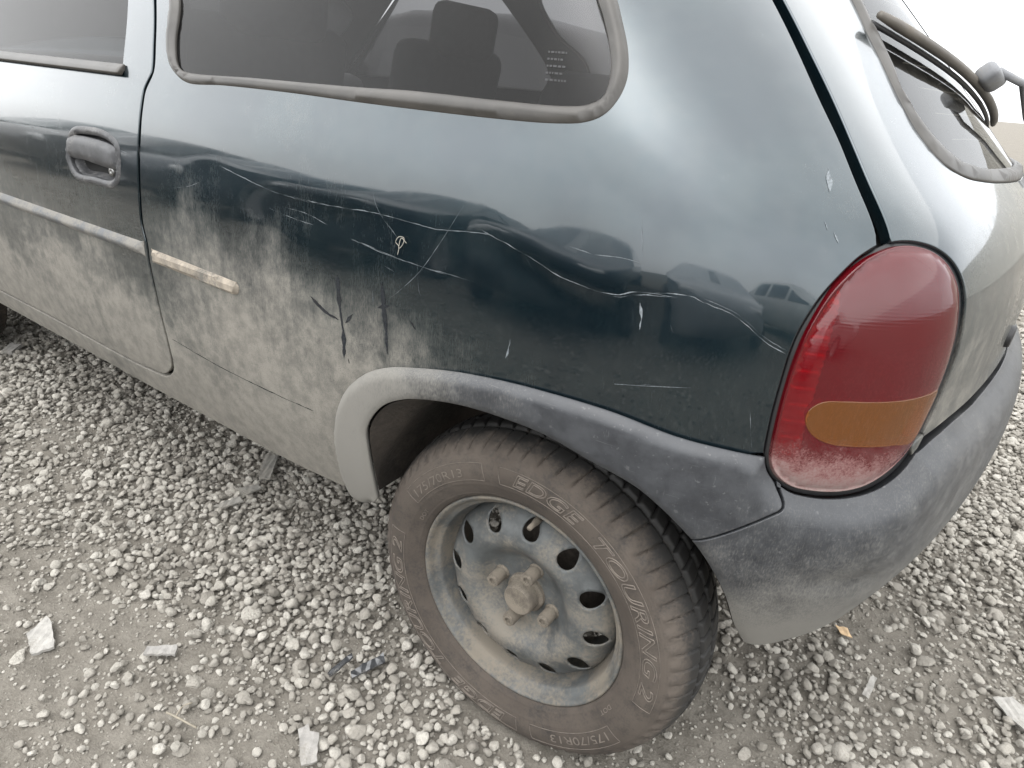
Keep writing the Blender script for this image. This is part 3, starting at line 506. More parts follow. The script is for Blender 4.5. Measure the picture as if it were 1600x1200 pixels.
panel('window_weatherstrip',strip,[],RUBBER,door,step=.007,off=lambda V:.004+.006*np.clip((vt-V[:,1])/(vt-vb),0,1)**.5,depth=.008,attrs=False,custom=False)
mt,mb=A('mould_top'),A('mould_bot'); v1,v0=mt[-1][1],mb[-1][1]; um=mt[-1][0]-.008
mo=path([[(um,v0),(um,v1)],[(um,v1),(-2.0,v1)],[(-2.0,v1),(-2.0,v0)],[(-2.0,v0),(um,v0)]])
def ridge(o,h,r): return lambda V: .001+h*(1-np.exp(-dist(o,V)/r))
panel('side_moulding',mo,[],MOULD,door,step=.008,off=ridge(mo,.010,.005),depth=.010,attrs=False,custom=False)
s_=np.array(A('stub')); so_=path([s_[0:3],s_[2:6],s_[5:8],s_[[7,0]]],.005)
sharpen(panel('moulding_stub',so_,[],STUB,car,step=.006,off=ridge(so_,.0045,.0007),roll=.0006,depth=.006,attrs=False,custom=False,label='cream broken end of side moulding'),30)
# door handle: recessed bezel, lift flap, lock
hin=inset(hnd,.0085)
dh=panel('handle_bezel',inset(hnd,-.002),[hin],HANDLE,door,step=.005,off=dome(inset(hnd,-.002),hin,.0032,.001),depth=.012,attrs=False,custom=False)
def bowl(V): return -.004-.030*(1-np.exp(-dist(hin,V)/.010))
panel('handle_recess',inset(hin,-.004),[],HANDLE,door,step=.005,off=lambda V:np.where(inside(hin,V),bowl(V),-.004),depth=0,attrs=False,custom=False)
fl=path([catmull([(hin[:,0].min()+.003,.842),(-1.02,.849),(hin[:,0].max()-.002,.840),(hin[:,0].max(),.832),(hin[:,0].max()-.001,.812),(hin[:,0].max()-.006,.808),(-1.02,.8105),(hin[:,0].min()+.001,.812),(hin[:,0].min()-.001,.825)],.005,True)],.004)
panel('handle_flap',fl,[],HANDLE,door,step=.005,off=ridge(fl,.006,.004),depth=.016,attrs=False,custom=False)
lu,lv=A('lock')[0]; lc=S(lu,lv); ln=N(lu,lv)
def disc_on(name,c,n,r,h,mat,parent,seg=20,hole=None,**kw):
    n=np.asarray(n,float); a=np.cross(n,(0,0,1.)); a/=np.linalg.norm(a); b=np.cross(n,a); V=[];F=[]
    prof=[(r,-.012),(r,h*.7),(r*.88,h),(r*.45,h)]
    if hole: prof+= [(hole,h),(hole,h-.004),(0.0001,h-.004)]
    else: prof+=[(.0001,h)]
    for k in range(seg):
        t=2*math.pi*k/seg
        for R_,H_ in prof: V.append(c+(a*math.cos(t)+b*math.sin(t))*R_+n*H_)
    m=len(prof)
    for k in range(seg):
        j=(k+1)%seg
        for q in range(m-1): F.append((k*m+q,k*m+q+1,j*m+q+1,j*m+q))
    return mesh(name,V,F,mat,parent,**kw)
disc_on('lock_housing',lc-ln*.012,ln,.0125,.008,HANDLE,door); disc_on('key_lock',lc-ln*.006,ln,.0085,.006,CHROME,door,hole=.002)
# tailgate, rear window
rwo=[(UMAX,1.297),(.76,1.295),(.70,1.283),(.672,1.25),(.648,1.18)]+A('rwout')+[(.85,.934),(UMAX,.932)]
rwi=[(UMAX,1.281),(.78,1.279),(.722,1.267),(.694,1.238),(.672,1.17)]+A('rwin')+[(.72,.950),(.9,.946),(UMAX,.944)]
tgb=[A('gasketR')[0],A('tgbot')[0]]+A('tgbot')[1:]+[(.85,.684),(UMAX,.684)]
tail=path([A('seamR')[::-1][:0] or [(.447,1.33)]+A('seamR'),[A('seamR')[-1],A('gasketR')[-1]],A('gasketR')[::-1],tgb,[(UMAX,.684),(UMAX,.932)],rwo[::-1],[(UMAX,1.297),(UMAX,1.33)],[(UMAX,1.33),(.447,1.33)]])
def clampu(P):
    P=P.copy(); P[:,0]=np.where(P[:,0]>UMAX-.012,UMAX,P[:,0]); return P
tg=panel('tailgate',clampu(inset(tail,.003)),[],PAINT,car,mir=True,label='dark teal tailgate with raked rear window')
rg_o=path([rwi,[rwi[-1],rwi[0]]]); rg=panel('rear_window',clampu(inset(rg_o,-.004)),[],RGLASS,tg,step=.03,off=-.003,depth=0,attrs=False,mir=True)
rs_o=path([rwo,[rwo[-1],rwi[-1]],rwi[::-1],[rwi[0],rwo[0]]]); c1,c2=catmull(rwo,.01),catmull(rwi,.01)
def rsoff(V):
    a,c=dist(c1,V,False),dist(c2,V,False); t=a/(a+c+1e-9); return .0015+.0042*np.sqrt(np.clip(np.sin(np.pi*t),0,1))
panel('rear_window_seal',rs_o,[],RUBBER,tg,step=.008,off=rsoff,depth=.004,attrs=False,custom=False,mir=True)
for k,vv in enumerate(np.linspace(.985,1.24,10)):
    us=np.linspace(.70,UMAX,24); P=S(us,us*0+vv)-N(us,us*0+vv)*.0045; Q=P[::-1].copy(); Q[:,1]=2*YC-Q[:,1]
    tube('heater_line',np.concatenate([P,Q[1:]]),.0007,STUB,rg,seg=5)
# black shell behind the gaps
aro=path([catmull(A('archin'),.02),[A('archin')[-1],(.335,.36)],[(.335,.36),(.335,.30)],[(.335,.30),(-.30,.30)],[(-.30,.30),A('archin')[0]]],.02)
shell=path([[(-2.1,.335),(-.31,.335)],[(-.31,.335),(-.30,.48)],catmull([(-.30,.48),(-.285,.55),(-.235,.605),(-.16,.635),(-.02,.65),(.09,.64),(.19,.595),(.27,.53)],.02),[(.27,.53),(.33,.44)],[(.33,.44),(UMAX,.44)],[(UMAX,.44),(UMAX,.92)],[(UMAX,.92),(.70,.93),(.60,.95),(.57,1.0),(.64,1.18),(.70,1.307),(UMAX,1.307)],[(UMAX,1.307),(UMAX,1.335)],[(UMAX,1.335),(-1.39,1.335)],[(-1.39,1.335),(-1.96,.98)],[(-1.96,.98),(-2.1,.94)],[(-2.1,.94),(-2.1,.335)]],.02)
panel('body_shell',shell,[inset(win_,.002),inset(glass_o,.003)],INNER,car,step=.05,off=-.022,depth=0,attrs=False,mir=True)
# tail lamp
gask=path([A('gasketL'),A('gasketB'),A('gasketR'),[A('gasketR')[-1],A('gasketL')[0]]],.006); lens=path([catmull(A('lens'),.006,True)],.005); amb=path([catmull(A('amber'),.005,True)],.004)
inl=inside(inset(lens,.0015),amb); amb=amb.copy()
if not inl.all():
    li=inset(lens,.0025)
    for i in np.where(~inl)[0]: amb[i]=li[((li-amb[i])**2).sum(1).argmin()]
    keep=[0]
    for i in range(1,len(amb)):
        if np.linalg.norm(amb[i]-amb[keep[-1]])>.001: keep.append(i)
    amb=amb[keep]
lamp=empty('tail_lamp',(0,0,0),car,label='egg-shaped red tail lamp with amber indicator')
loff=lambda V: .0005+.0075*(1-np.exp(-dist(lens,V)/.010))
panel('lamp_gasket',gask,[lens],BLACK,lamp,step=.006,off=-.004,depth=.01,attrs=False,custom=False)
panel('red_lens',inset(lens,-.0006),[amb],LENSR,lamp,step=.006,off=loff,roll=.0012,depth=.012,attrs=False,label='dusty red lamp lens')
panel('amber_lens',inset(amb,.0006),[],LENSA,lamp,step=.006,off=lambda V: loff(V)+.0012,roll=.0006,depth=.004,attrs=False,label='amber indicator lens')
def backoff(V):
    u,v=V[:,0],V[:,1]; r=.0022*np.sin(v*2*np.pi/.0065)*np.abs(np.sin(u*2*np.pi/.05))**.3; s=-.014-.020*sstep(.333,.345,u)*(1-sstep(.735,.745,v)*.0)+.006*sstep(.80,.83,v)
    return s+r
panel('lamp_housing',inset(lens,.004),[],REFL,lamp,step=.0045,off=backoff,depth=0,attrs=False,custom=False)
# plastic arch trim and bumper
up=np.concatenate([catmull(A('archout'),.01),catmull(A('gasketB'),.01)[1:],np.array([p for p in tgb[1:]])-[0,.008]])
lowin=np.concatenate([catmull(A('archin'),.01),catmull(A('archin2'),.01)[1:]])
def trimoff(V):
    u=V[:,0]; d=dist(up,V,False); di=dist(lowin,V,False); k=sstep(.26,.34,u)
    L=.0075+.012*k; h=.015+.012*sstep(.28,.48,u)
    r=.002+h*(1-np.exp(-(d/L)**1.5))-.006*np.exp(-di/.006)
    dent=np.exp(-((u-.42)/.05)**2-((V[:,1]-.505)/.018)**2)*.006
    return r-dent
gB=A('gasketB'); sB=A('seamB'); sB[-1]=gB[2]
ai=A('archin'); ao=A('archout'); 
arch_o=path([ao,gB[:3],sB[::-1],[sB[0],ai[-1]],ai[::-1],[ai[0],ao[0]]],.006)
at_=panel('wheel_arch_trim',inset(arch_o,.0034),[],PLASTIC,car,step=.009,off=trimoff,roll=.0025,depth=.012,custom=True,dmap=DS_PL,label='faded grey plastic wheel arch trim')
bb=[(.3727,.349),(.3928,.352),(.4191,.370),(.4512,.386),(.4934,.402),(.55,.415),(.68,.425),(UMAX,.43)]
a2=A('archin2'); a2[0]=sB[0]; a2[-1]=bb[0]
bump_o=path([sB,gB[2:],[gB[-1],tuple(np.array(tgb[1])-[0,.008])],[tuple(np.array(p)-[0,.008]) for p in tgb[1:]],[(UMAX,.676),(UMAX,.43)],bb[::-1],a2[::-1]],.006)
bp=panel('rear_bumper',clampu(inset(bump_o,.0026)),[],PLASTIC,car,step=.011,off=trimoff,roll=.0015,depth=.035,mir=True,dmap=DS_PL,label='faded grey plastic rear bumper, dusty along its lower edge')
# wheel
wheel=empty('wheel',(0,0,.275),car,label='dusty steel wheel with brown dusty tyre')
pr=np.array([(.176,.012),(.181,.004),(.186,-.004),(.194,-.009),(.205,-.0135),(.218,-.0175),(.232,-.019),(.244,-.0175),(.254,-.0135),(.262,-.0075),(.268,-.0005),(.2725,.008),(.2765,.017),(.2805,.029),(.2845,.048),(.2865,.070)])
pr=catmull(pr,.0016); pr=np.concatenate([pr,[(r,.14-y) for r,y in pr[::-1][1:]]])
for r0,h_,s_w in ((.191,.0007,.0009),(.2085,.0006,.0008),(.2105,.0005,.0007),(.2505,.0008,.0010),(.2545,.0008,.0009),(.2475,.0004,.0006)):
    k=pr[:,1]<.02; pr[k,1]-=h_*np.exp(-((pr[k,0]-r0)/s_w)**2)
def tread(R,Y,TH,I):
    NB=66; yy=np.abs(Y-.07)                                        # distance from the tyre's centre plane
    on=sstep(.2565,.262,R)
    ph=(TH*NB/(2*np.pi)+ (Y-.02)*6.5+.12*np.sin(TH*11))%1.0; lat=np.exp(-((ph-.5)/.052)**2)
    lat=lat*sstep(.030,.038,yy)                                   # shoulder grooves
    ph2=(TH*NB/(2*np.pi)-(Y)*9.+.3)%1.0; lat2=np.exp(-((ph2-.5)/.09)**2)*(1-sstep(.026,.032,yy))
    circ=np.exp(-((yy-.0325)/.0032)**2)+np.exp(-((yy-.0)/.003)**2)
    scal=.0016*np.cos(2*np.pi*TH*NB/(2*np.pi)*1.)*sstep(.254,.259,R)*(1-sstep(.266,.270,R))
    d=on*(.0055*np.maximum(lat*sstep(.256,.272,R),lat2)+.0065*np.clip(circ,0,1)*sstep(.27,.276,R))
    R2=R-d; Y2=Y-np.where(Y<.07,-1,1)*np.where(R<.272,d*.7,0)+np.where(Y<.07,-scal,scal)
    flat=-.272; z=R2*np.sin(TH); f=np.where(z<flat,flat/np.minimum(z,-1e-6),1.)
    return R2*f, Y2
ty=lathe('tyre',pr,TYRE,wheel,seg=66*18,fn=tread)
RW=[(.177,.016),(.1795,.0085),(.1815,.0045),(.1826,.002),(.1826,-.0008),(.1812,-.0022),(.1785,-.0018),(.1755,.0015),(.1735,.006),(.1710,.0105),(.1670,.0140),(.1642,.0165),(.1628,.022),(.1615,.034),(.1585,.044),(.152,.052),(.148,.07),(.148,.13),(.165,.135),(.177,.14)]
rim=lathe('rim',catmull(RW,.002),RIMM,wheel,seg=144)
HP=nspline([0,.03,.045,.058,.066,.074,.084,.094,.104,.114,.124,.134,.143,.150,.156],[.0345,.0345,.0345,.034,.0315,.0255,.0165,.0110,.0095,.0118,.0158,.0212,.0275,.036,.046])
oc=np.stack([.1545*np.cos(np.linspace(0,2*np.pi,180,endpoint=False)),.1545*np.sin(np.linspace(0,2*np.pi,180,endpoint=False))],-1)
holes=[]
for k in range(12):
    a=math.radians(-2+30*k); t=np.linspace(0,2*np.pi,28,endpoint=False)
    rr=.131+.0172*np.cos(t); tt=.0142*np.sin(t)*(1-.18*np.cos(t)); holes.append(np.stack([rr*math.cos(a)-tt*math.sin(a),rr*math.sin(a)+tt*math.cos(a)],-1))
V2,F2=tri2d(oc,holes,.0042); r_=np.hypot(V2[:,0],V2[:,1]); th_=np.arctan2(V2[:,1],V2[:,0])
hd=np.min([dist(h,V2) for h in holes],0); yd=HP(r_)+.0014*np.cos(12*(th_-math.radians(13)))*sstep(.11,.15,r_)-.0016*np.exp(-hd/.003)+.0012*np.cos(4*(th_-math.radians(75)))*sstep(.08,.06,r_)*0
P=np.stack([V2[:,0],yd,V2[:,1]],-1); FF=[tuple(f)[::-1] for f in F2]; be=borders(F2); ids=sorted({i for e in be for i in e}); ix={i:k for k,i in enumerate(ids)}
Q=P[ids]+np.array([0,.004,0]); P=np.concatenate([P,Q]); n0=len(V2)
for a,b in be: FF+=[(a,b,n0+ix[b]),(a,n0+ix[b],n0+ix[a])]
mesh('rim_disc',P,FF,STEEL,rim)
lathe('brake_drum',[(.0001,.062),(.095,.062),(.105,.066),(.105,.12)],LINER,wheel,seg=48)
for k in range(4):
    a=math.radians(-15+90*k); b=lathe('wheel_bolt',[(.0112,.036),(.0110,.033),(.0100,.0315),(.0092,.031),(.0093,.010),(.0085,.0055),(.0068,.0045),(.0045,.0045),(.0042,.0075),(.0001,.0080)],HUB,wheel,seg=12); sharpen(b); b.scale=(1.2,1,1.2)
    b.location=(.05*math.cos(a),0,.05*math.sin(a))
sharpen(lathe('hub_cap',[(.0335,.036),(.033,.029),(.0315,.0270),(.0270,.0265),(.0265,.0130),(.0255,.0075),(.0235,.0050),(.0225,.0048),(.0150,.0052),(.0001,.0056)],HUB,wheel,seg=40),30)
va=math.radians(86); vd=np.array([math.cos(va),0,math.sin(va)]); tube('valve',[vd*.150+np.array([0,.034,0]),vd*.1485+np.array([0,.018,0]),vd*.148+np.array([0,.012,0]),vd*.1475+np.array([0,.001,0])],.0046,HUB,wheel,seg=12,taper=[1.35,1.2,.9,.85])
# lettering pressed into the sidewall
PRR=pr[:len(pr)//2][::1]; o_=np.argsort(PRR[:,0]); ysurf=lambda r: np.interp(r,PRR[o_,0],PRR[o_,1])
def sidetext(name,txt,a0,a1,r,h,bevel=.00035,shear=.0,outline=True):
    """text standing on the sidewall between two angles (degrees, read clockwise), tops outwards"""
    c=bpy.data.curves.new(name,'FONT'); c.body=txt; c.size=1; c.shear=shear; c.fill_mode='NONE' if outline else 'FRONT'; c.bevel_depth=.0; c.resolution_u=4; c.extrude=0
    tmp=bpy.data.objects.new(name,c); COL.objects.link(tmp); bpy.context.view_layer.update()
    if outline: c.fill_mode='FRONT'
    bpy.context.view_layer.update(); me=bpy.data.meshes.new_from_object(tmp.evaluated_get(bpy.context.evaluated_depsgraph_get())); bpy.data.objects.remove(tmp)
    V=np.array([tuple(v.co) for v in me.vertices]); F=[tuple(p.vertices) for p in me.polygons]
    x0,x1=V[:,0].min(),V[:,0].max(); yb,yt=0.,V[:,1].max()
    def place(V,lift):
        an=np.radians(a0+(a1-a0)*(V[:,0]-x0)/(x1-x0)); rr=r+h*((V[:,1]-yb)/(yt-yb)-.5); return np.stack([rr*np.cos(an),ysurf(rr)-lift,rr*np.sin(an)],-1)
    if not outline: 
        mesh(name,place(V,.0008),F,LETTER,ty,smooth=False); return
    e={}
    for f in F:
        for i in range(len(f)):
            k=(f[i],f[(i+1)%len(f)]); e[k]=1
    be=[k for k in e if (k[1],k[0]) not in e]; VV=[];FF=[]
    P3=place(V,.0002)
    for a,b in be:                                                # raised rounded line along the letter outline
        p,q=P3[a],P3[b]; t=q-p; L=np.linalg.norm(t); 
        if L<1e-6: continue
        t/=L; s=np.cross(t,(0,1.,0)); s/=np.linalg.norm(s)+1e-9; k=len(VV); w_=bevel*1.5
        for pt in (p-t*.0002,q+t*.0002): VV+=[pt-s*w_,pt-s*w_*.4+np.array([0,-bevel*1.6,0]),pt+s*w_*.4+np.array([0,-bevel*1.6,0]),pt+s*w_]
        FF+=[(k,k+1,k+5,k+4),(k+1,k+2,k+6,k+5),(k+2,k+3,k+7,k+6)]
    mesh(name,VV,FF,LETTER,ty,smooth=False)
for off in (0,180):
    sidetext('tyre_name_lettering','EDGE',93+off,65+off,.2315,.020,.00058,.25); sidetext('tyre_name_lettering','TOURING 2',58+off,-5+off,.2305,.020,.00058,.25)
    sidetext('tyre_size_lettering','175/70R13',146+off,116+off,.2290,.0135,.0003,.1,False); sidetext('tyre_small_lettering','DOT',157+off,149+off,.1990,.006,.0003,0,False)
def arc_line(a0,a1,r0,r1,n=24):
    a=np.radians(np.linspace(a0,a1,n)); r=np.linspace(r0,r1,n); return np.stack([r*np.cos(a),ysurf(r)-.0002,r*np.sin(a)],-1)
for off in (0,180):
    for a,b in ((99,-10),(149,106),):
        L=[arc_line(a+off,b+off,.2445,.2445,60),arc_line(b+off,b+off,.2445,.2165,8)[1:],arc_line(b+off,a+off,.2165,.2165,60)[1:],arc_line(a+off,a+off,.2165,.2445,8)[1:-1]]
        tube('tyre_panel_outline',np.concatenate(L),.00055,LETTER,ty,seg=5,closed=True)
# wheel housing
rim_e=np.concatenate([catmull(A('archin'),.004),catmull(A('archin2'),.004)[1:]])[::-1]; sl_=np.r_[0,np.cumsum(np.linalg.norm(np.diff(rim_e,axis=0),axis=1))]
V=[];F=[];th=np.linspace(math.radians(8),math.radians(177),60); ys=[-.005,.03,.08,.15,.22,.27]; cz=.335
for t in th:
    fr_=float(sstep(1.3,2.0,t)); y0=.075*(1-fr_)-.034*fr_
    for y in y0+(.27-y0)*(np.array(ys)+.005)/.275:
        r=.290+.018*fr_+.008*sstep(-.01,.1,y)+.004*math.sin(9*t+y*30); V.append((r*math.cos(t)+.015,y+.0,cz+r*.97*math.sin(t)))
    f_=(t-th[0])/(th[-1]-th[0])*sl_[-1]; ue,ve=np.interp(f_,sl_,rim_e[:,0]),np.interp(f_,sl_,rim_e[:,1]); V[-len(ys)]=tuple(S(ue,ve)+N(ue,ve)*.007)
k=len(ys)
for i in range(len(th)-1):
    for j in range(k-1): F.append((i*k+j,i*k+j+1,(i+1)*k+j+1,(i+1)*k+j))
V.append((0,.27,.30)); c_=len(V)-1
for i in range(len(th)-1): F.append((i*k+k-1,c_,(i+1)*k+k-1))
mesh('wheel_housing',V,F,LINER,car)
# front end, roof, underside and cabin
fen=path([[(-2.04,.389),(-2.04,.935)],[(-2.04,.935),(-2.5,.885),(-3.0,.80),(-3.55,.74),(-3.88,.73)],[(-3.88,.73),(-3.88,.35)],[(-3.88,.35),(-2.76,.35)],catmull([(-2.76,.35),(-2.74,.45),(-2.64,.56),(-2.48,.61),(-2.33,.58),(-2.21,.49),(-2.17,.33)],.02),[(-2.17,.33),(-2.04,.33)],[(-2.04,.33),(-2.04,.389)]],.015)
PMIN=float(_u[0]); fen[:,0]=np.maximum(fen[:,0],PMIN)
keep=[0]
for i in range(1,len(fen)):
    if np.linalg.norm(fen[i]-fen[keep[-1]])>.004: keep.append(i)
fen=fen[keep]
fender=panel('front_fender',inset(fen,.003),[],PAINT,car,step=.04)
us=np.linspace(PMIN,-2.04,40); tz=np.interp(us,[-3.88,-3.55,-3.0,-2.5,-2.04],[.73,.74,.80,.885,.935]); E1=S(us,tz)
def capmesh(name,ring,zf,mat,parent,step=.05):
    R=np.array(ring); a=np.sum(R[:,0]*np.roll(R[:,1],-1)-np.roll(R[:,0],-1)*R[:,1]); R=R if a>0 else R[::-1]
    V,F=tri2d(R[:,:2],[],step); z=zf(V); i=[((R[:,:2]-v)**2).sum(1).argmin() for v in V]; z=z+R[i,2]*0
    return mesh(name,np.c_[V,z],F,mat,parent,attrs={'dust':np.full(len(V),.05)})
Em=E1[::-1].copy(); Em[:,1]=2*YC-Em[:,1]; ring=np.concatenate([E1,Em[:-1]]); 
capmesh('bonnet',ring,lambda V: np.interp(V[:,0],E1[:,0],E1[:,2])+.035*(1-((V[:,1]-YC)/.80)**2),PAINT,car)
us=np.linspace(-1.40,.432,44); R1=S(us,us*0+1.337); ut=np.linspace(.45,UMAX,14); R2=S(ut,ut*0+1.333)
half=np.concatenate([R1,R2]); Hm=half[::-1].copy(); Hm[:,1]=2*YC-Hm[:,1]; ring=np.concatenate([half,Hm[1:]]); rp=ring[:,:2]
capmesh('roof',ring,lambda V: 1.334+.095*(1-np.exp(-(dist(rp,V)/.22))),PAINT,car)
a=S(-1.40,1.345); b=S(-2.03,.945); Vw=[];Fw=[]
for i,t in enumerate(np.linspace(0,1,9)):
    p=a+(b-a)*t; bul=.07*(1-t)+.035
    for s in np.linspace(0,1,13): 
        y=p[1]+(2*YC-2*p[1])*s; c=1-(2*s-1)**2; Vw.append((p[0]-.10*c,y,p[2]+bul*c))
for i in range(8):
    for j in range(12): Fw.append((i*13+j,i*13+j+1,(i+1)*13+j+1,(i+1)*13+j))
mesh('windscreen',Vw,Fw,RGLASS,car)
rbox('underbody',(1.72,1.36,.10),(-1.22,YC,.365),INNER,car,.03)
rbox('rear_underbody',(.80,.92,.12),(.02,YC,.43),INNER,car,.03)
for x in (-2.443,0.):
    pass
def copy_tree(o,parent):
    c=o.copy(); COL.objects.link(c); c.parent=parent
    if parent is car and 'label' in c: del c['label']
    for ch in o.children: copy_tree(ch,c)
    return c
fw=copy_tree(wheel,car); fw.location=(-2.443,.0,.275)
for x in (0.,-2.443):
    c=copy_tree(wheel,car); c.location=(x,2*YC,.275); c.rotation_euler=(0,0,math.pi)
for o in (qp,sw,door,at_,fender):
    c=mirrored(o,car)
    for ch in o.children:
        d=ch.copy(); COL.objects.link(d); d.parent=c
lm=mirrored(lamp,car)
for ch in lamp.children: d=ch.copy(); COL.objects.link(d); d.parent=lm
# cabin
cab=empty('cabin',(0,0,0),car)
rbox('cabin_floor',(1.7,1.36,.06),(-1.22,YC,.43),TRIM,cab,.02)
rbox('rear_seat',(.48,.94,.16),(-.50,YC,.55),CLOTH,cab,.05)
rbox('rear_backrest',(.14,1.0,.46),(-.20,YC,.80),CLOTH,cab,.05,(0,math.radians(16),0))
rbox('parcel_shelf',(.46,1.14,.03),(.09,YC,.93),TRIM,cab,.01)
for yy in (.42,1.10):
    rbox('front_seat',(.48,.46,.16),(-1.38,yy,.56),CLOTH,cab,.05); rbox('front_backrest',(.13,.44,.60),(-1.12,yy,.80),CLOTH,cab,.05,(0,math.radians(14),0)); rbox('headrest',(.085,.26,.15),(-1.01,yy,1.125),CLOTH,cab,.035,(0,math.radians(10),0))
rbox('dashboard',(.35,1.34,.28),(-1.92,YC,.84),TRIM,cab,.06)
for s in (0,1):
    yy=.085 if s==0 else 2*YC-.085; rbox('side_trim',(.98,.03,.28),(-.36,yy,.80),TRIM,cab,.012)
# rear wiper lying across the glass
def onglass(u,v,h):
    if u<=UMAX: return S(u,v)+N(u,v)*h
    p=S(2*UMAX-u,v)+N(2*UMAX-u,v)*h; return np.array([p[0],2*YC-p[1],p[2]])
wp=empty('rear_wiper',(0,0,0),tg)
BU=np.linspace(.63,1.38,16); BV=1.113-(BU-.575)*.155; BLD=list(zip(BU,BV))
pts_=[np.array(onglass(u,v,.016)) for u,v in BLD]
tube('wiper_blade',pts_,.0068,BLADE,tg,seg=10,taper=[.7]+[1]*14+[.7])
pts2=[np.array(onglass(u,v,.004)) for u,v in BLD]
tube('wiper_rubber',pts2,.0035,BLACK,tg,seg=6)
bpy.data.objects.remove(wp)
mid=np.array(onglass(1.02,1.044,.034)); dirv=pts_[9]-pts_[6]; ang=math.atan2(dirv[2],math.hypot(dirv[0],dirv[1]))
nb=N(1.02,1.044); q=Matrix((Vector(dirv/np.linalg.norm(dirv)),Vector(np.cross(nb,dirv/np.linalg.norm(dirv))),Vector(nb))).transposed().to_4x4()
cn=rbox('wiper_connector',(.080,.026,.030),(0,0,0),GREYP,tg,.009); q.translation=Vector(mid); cn.matrix_local=q
tube('wiper_arm',[mid+nb*.012,mid+nb*.022+np.array([.03,.06,-.02]),np.array(onglass(UMAX,.985,.045)),np.array(onglass(UMAX,.915,.024))],.0065,GREYP,tg,seg=8)
disc_on('wiper_pivot',np.array(S(UMAX,.915)),N(UMAX-.001,.915),.02,.022,GREYP,tg)
disc_on('tailgate_lock',np.array(S(.80,.735)),N(.80,.735),.016,.006,BLACK,tg,hole=.004)
# scratches, scuffs, rinsed runs and a painted crease shade line on the quarter panel and the door
def ribbon(name,L,w0,mat,parent,lift,jit=.0006,seed=3,thin=.08):
    """one mark following a line on the panel, its width and path uneven"""
    r=np.random.default_rng(seed); C=catmull(L,.003); n=len(C); V=[];F=[]
    jj=np.cumsum(r.normal(0,jit*.4,n)); jj-=np.linspace(jj[0],jj[-1],n); kx=np.arange(0,n+4,4)
    wv=np.interp(np.arange(n),kx,np.clip(r.uniform(-.45,1.3,len(kx)),thin,1.3))
    t=np.gradient(C,axis=0); t/=np.linalg.norm(t,axis=1,keepdims=True)+1e-9; nn=np.stack([-t[:,1],t[:,0]],-1)
    for i in range(n):
        s=min(1,(i+.3)/4,(n-1-i+.3)/4); c=C[i]+nn[i]*jj[i]; wd=w0*wv[i]*s; a=c-nn[i]*wd/2; b=c+nn[i]*wd/2; k=len(V)
        V+=[(SD(a) if parent is qp else S(*a))+N(a[0],a[1])*lift,(SD(b) if parent is qp else S(*b))+N(b[0],b[1])*lift]
        if i: F.append((k-2,k,k+1,k-1))
    return mesh(name,V,F,mat,parent)
sl=D_['scratch']
for i,L in enumerate(sl):
    wd,jt=(.0011,.0005) if i<4 else (.0008,.0003) if i in (4,5,6,7,11,12,15,17) else (.0006,.0002)
    pa=door if i in (15,17) else qp
    ribbon('scratch',L,wd,SCR,pa,.0004,jt,20+i)
    if i<4:
        for q in range(1): ribbon('scratch',[tuple(np.array(p)+np.random.default_rng(i*7+q).normal(0,.0022,2)) for p in (L if q else L[::-1][:max(2,len(L)//2+1)])],wd*.5,SCR,pa,.0005,jt,60+i*3+q,.03)
ribbon('sill_crease_shade',D_['crease'],.0020,DRIP_SHADE,qp,.0004,.0003,77,.35)  # dark strip painted in for the shade of the crease
def glass_mark(name,u,v,du,dv):
    c=[(u,v),(u+du,v),(u+du,v+dv),(u,v+dv)]; return mesh(name,[S(*p)-N(*p)*.0034 for p in c],[(0,1,2,3)],ETCH,sw,smooth=False)
ETCH=m_plain('etched_glass',(.035,.035,.036),.8,0,.1,60,0,0); re_=np.random.default_rng(5); mu,mv=-.004,1.012
for row in range(5):
    x=mu
    while x<mu+.040-.006*(row%2): d_=re_.uniform(.003,.008); glass_mark('etched_mark',x,mv+.0072*row,d_,.0022); x+=d_+.0022
for i,L in enumerate(D_['scuff']): ribbon('scuff',L,.0050,SCR,qp,.0004,.0012,90+i)
for i,L in enumerate(D_['drip']): ribbon('rinsed_streak',L,.0085,DRIP_SHADE,qp,.0004,.0008,120+i,.45)
tp=[S(u,v)+N(u,v)*.004 for u,v in D_['thread']]; th_o=tube('thread',catmull(tp,.002),.00045,m_plain('pale_thread',(.30,.28,.24),.9,0,.1,50,0,0),None,seg=6,label='curled pale thread stuck to the scratched quarter panel',cat='thread')
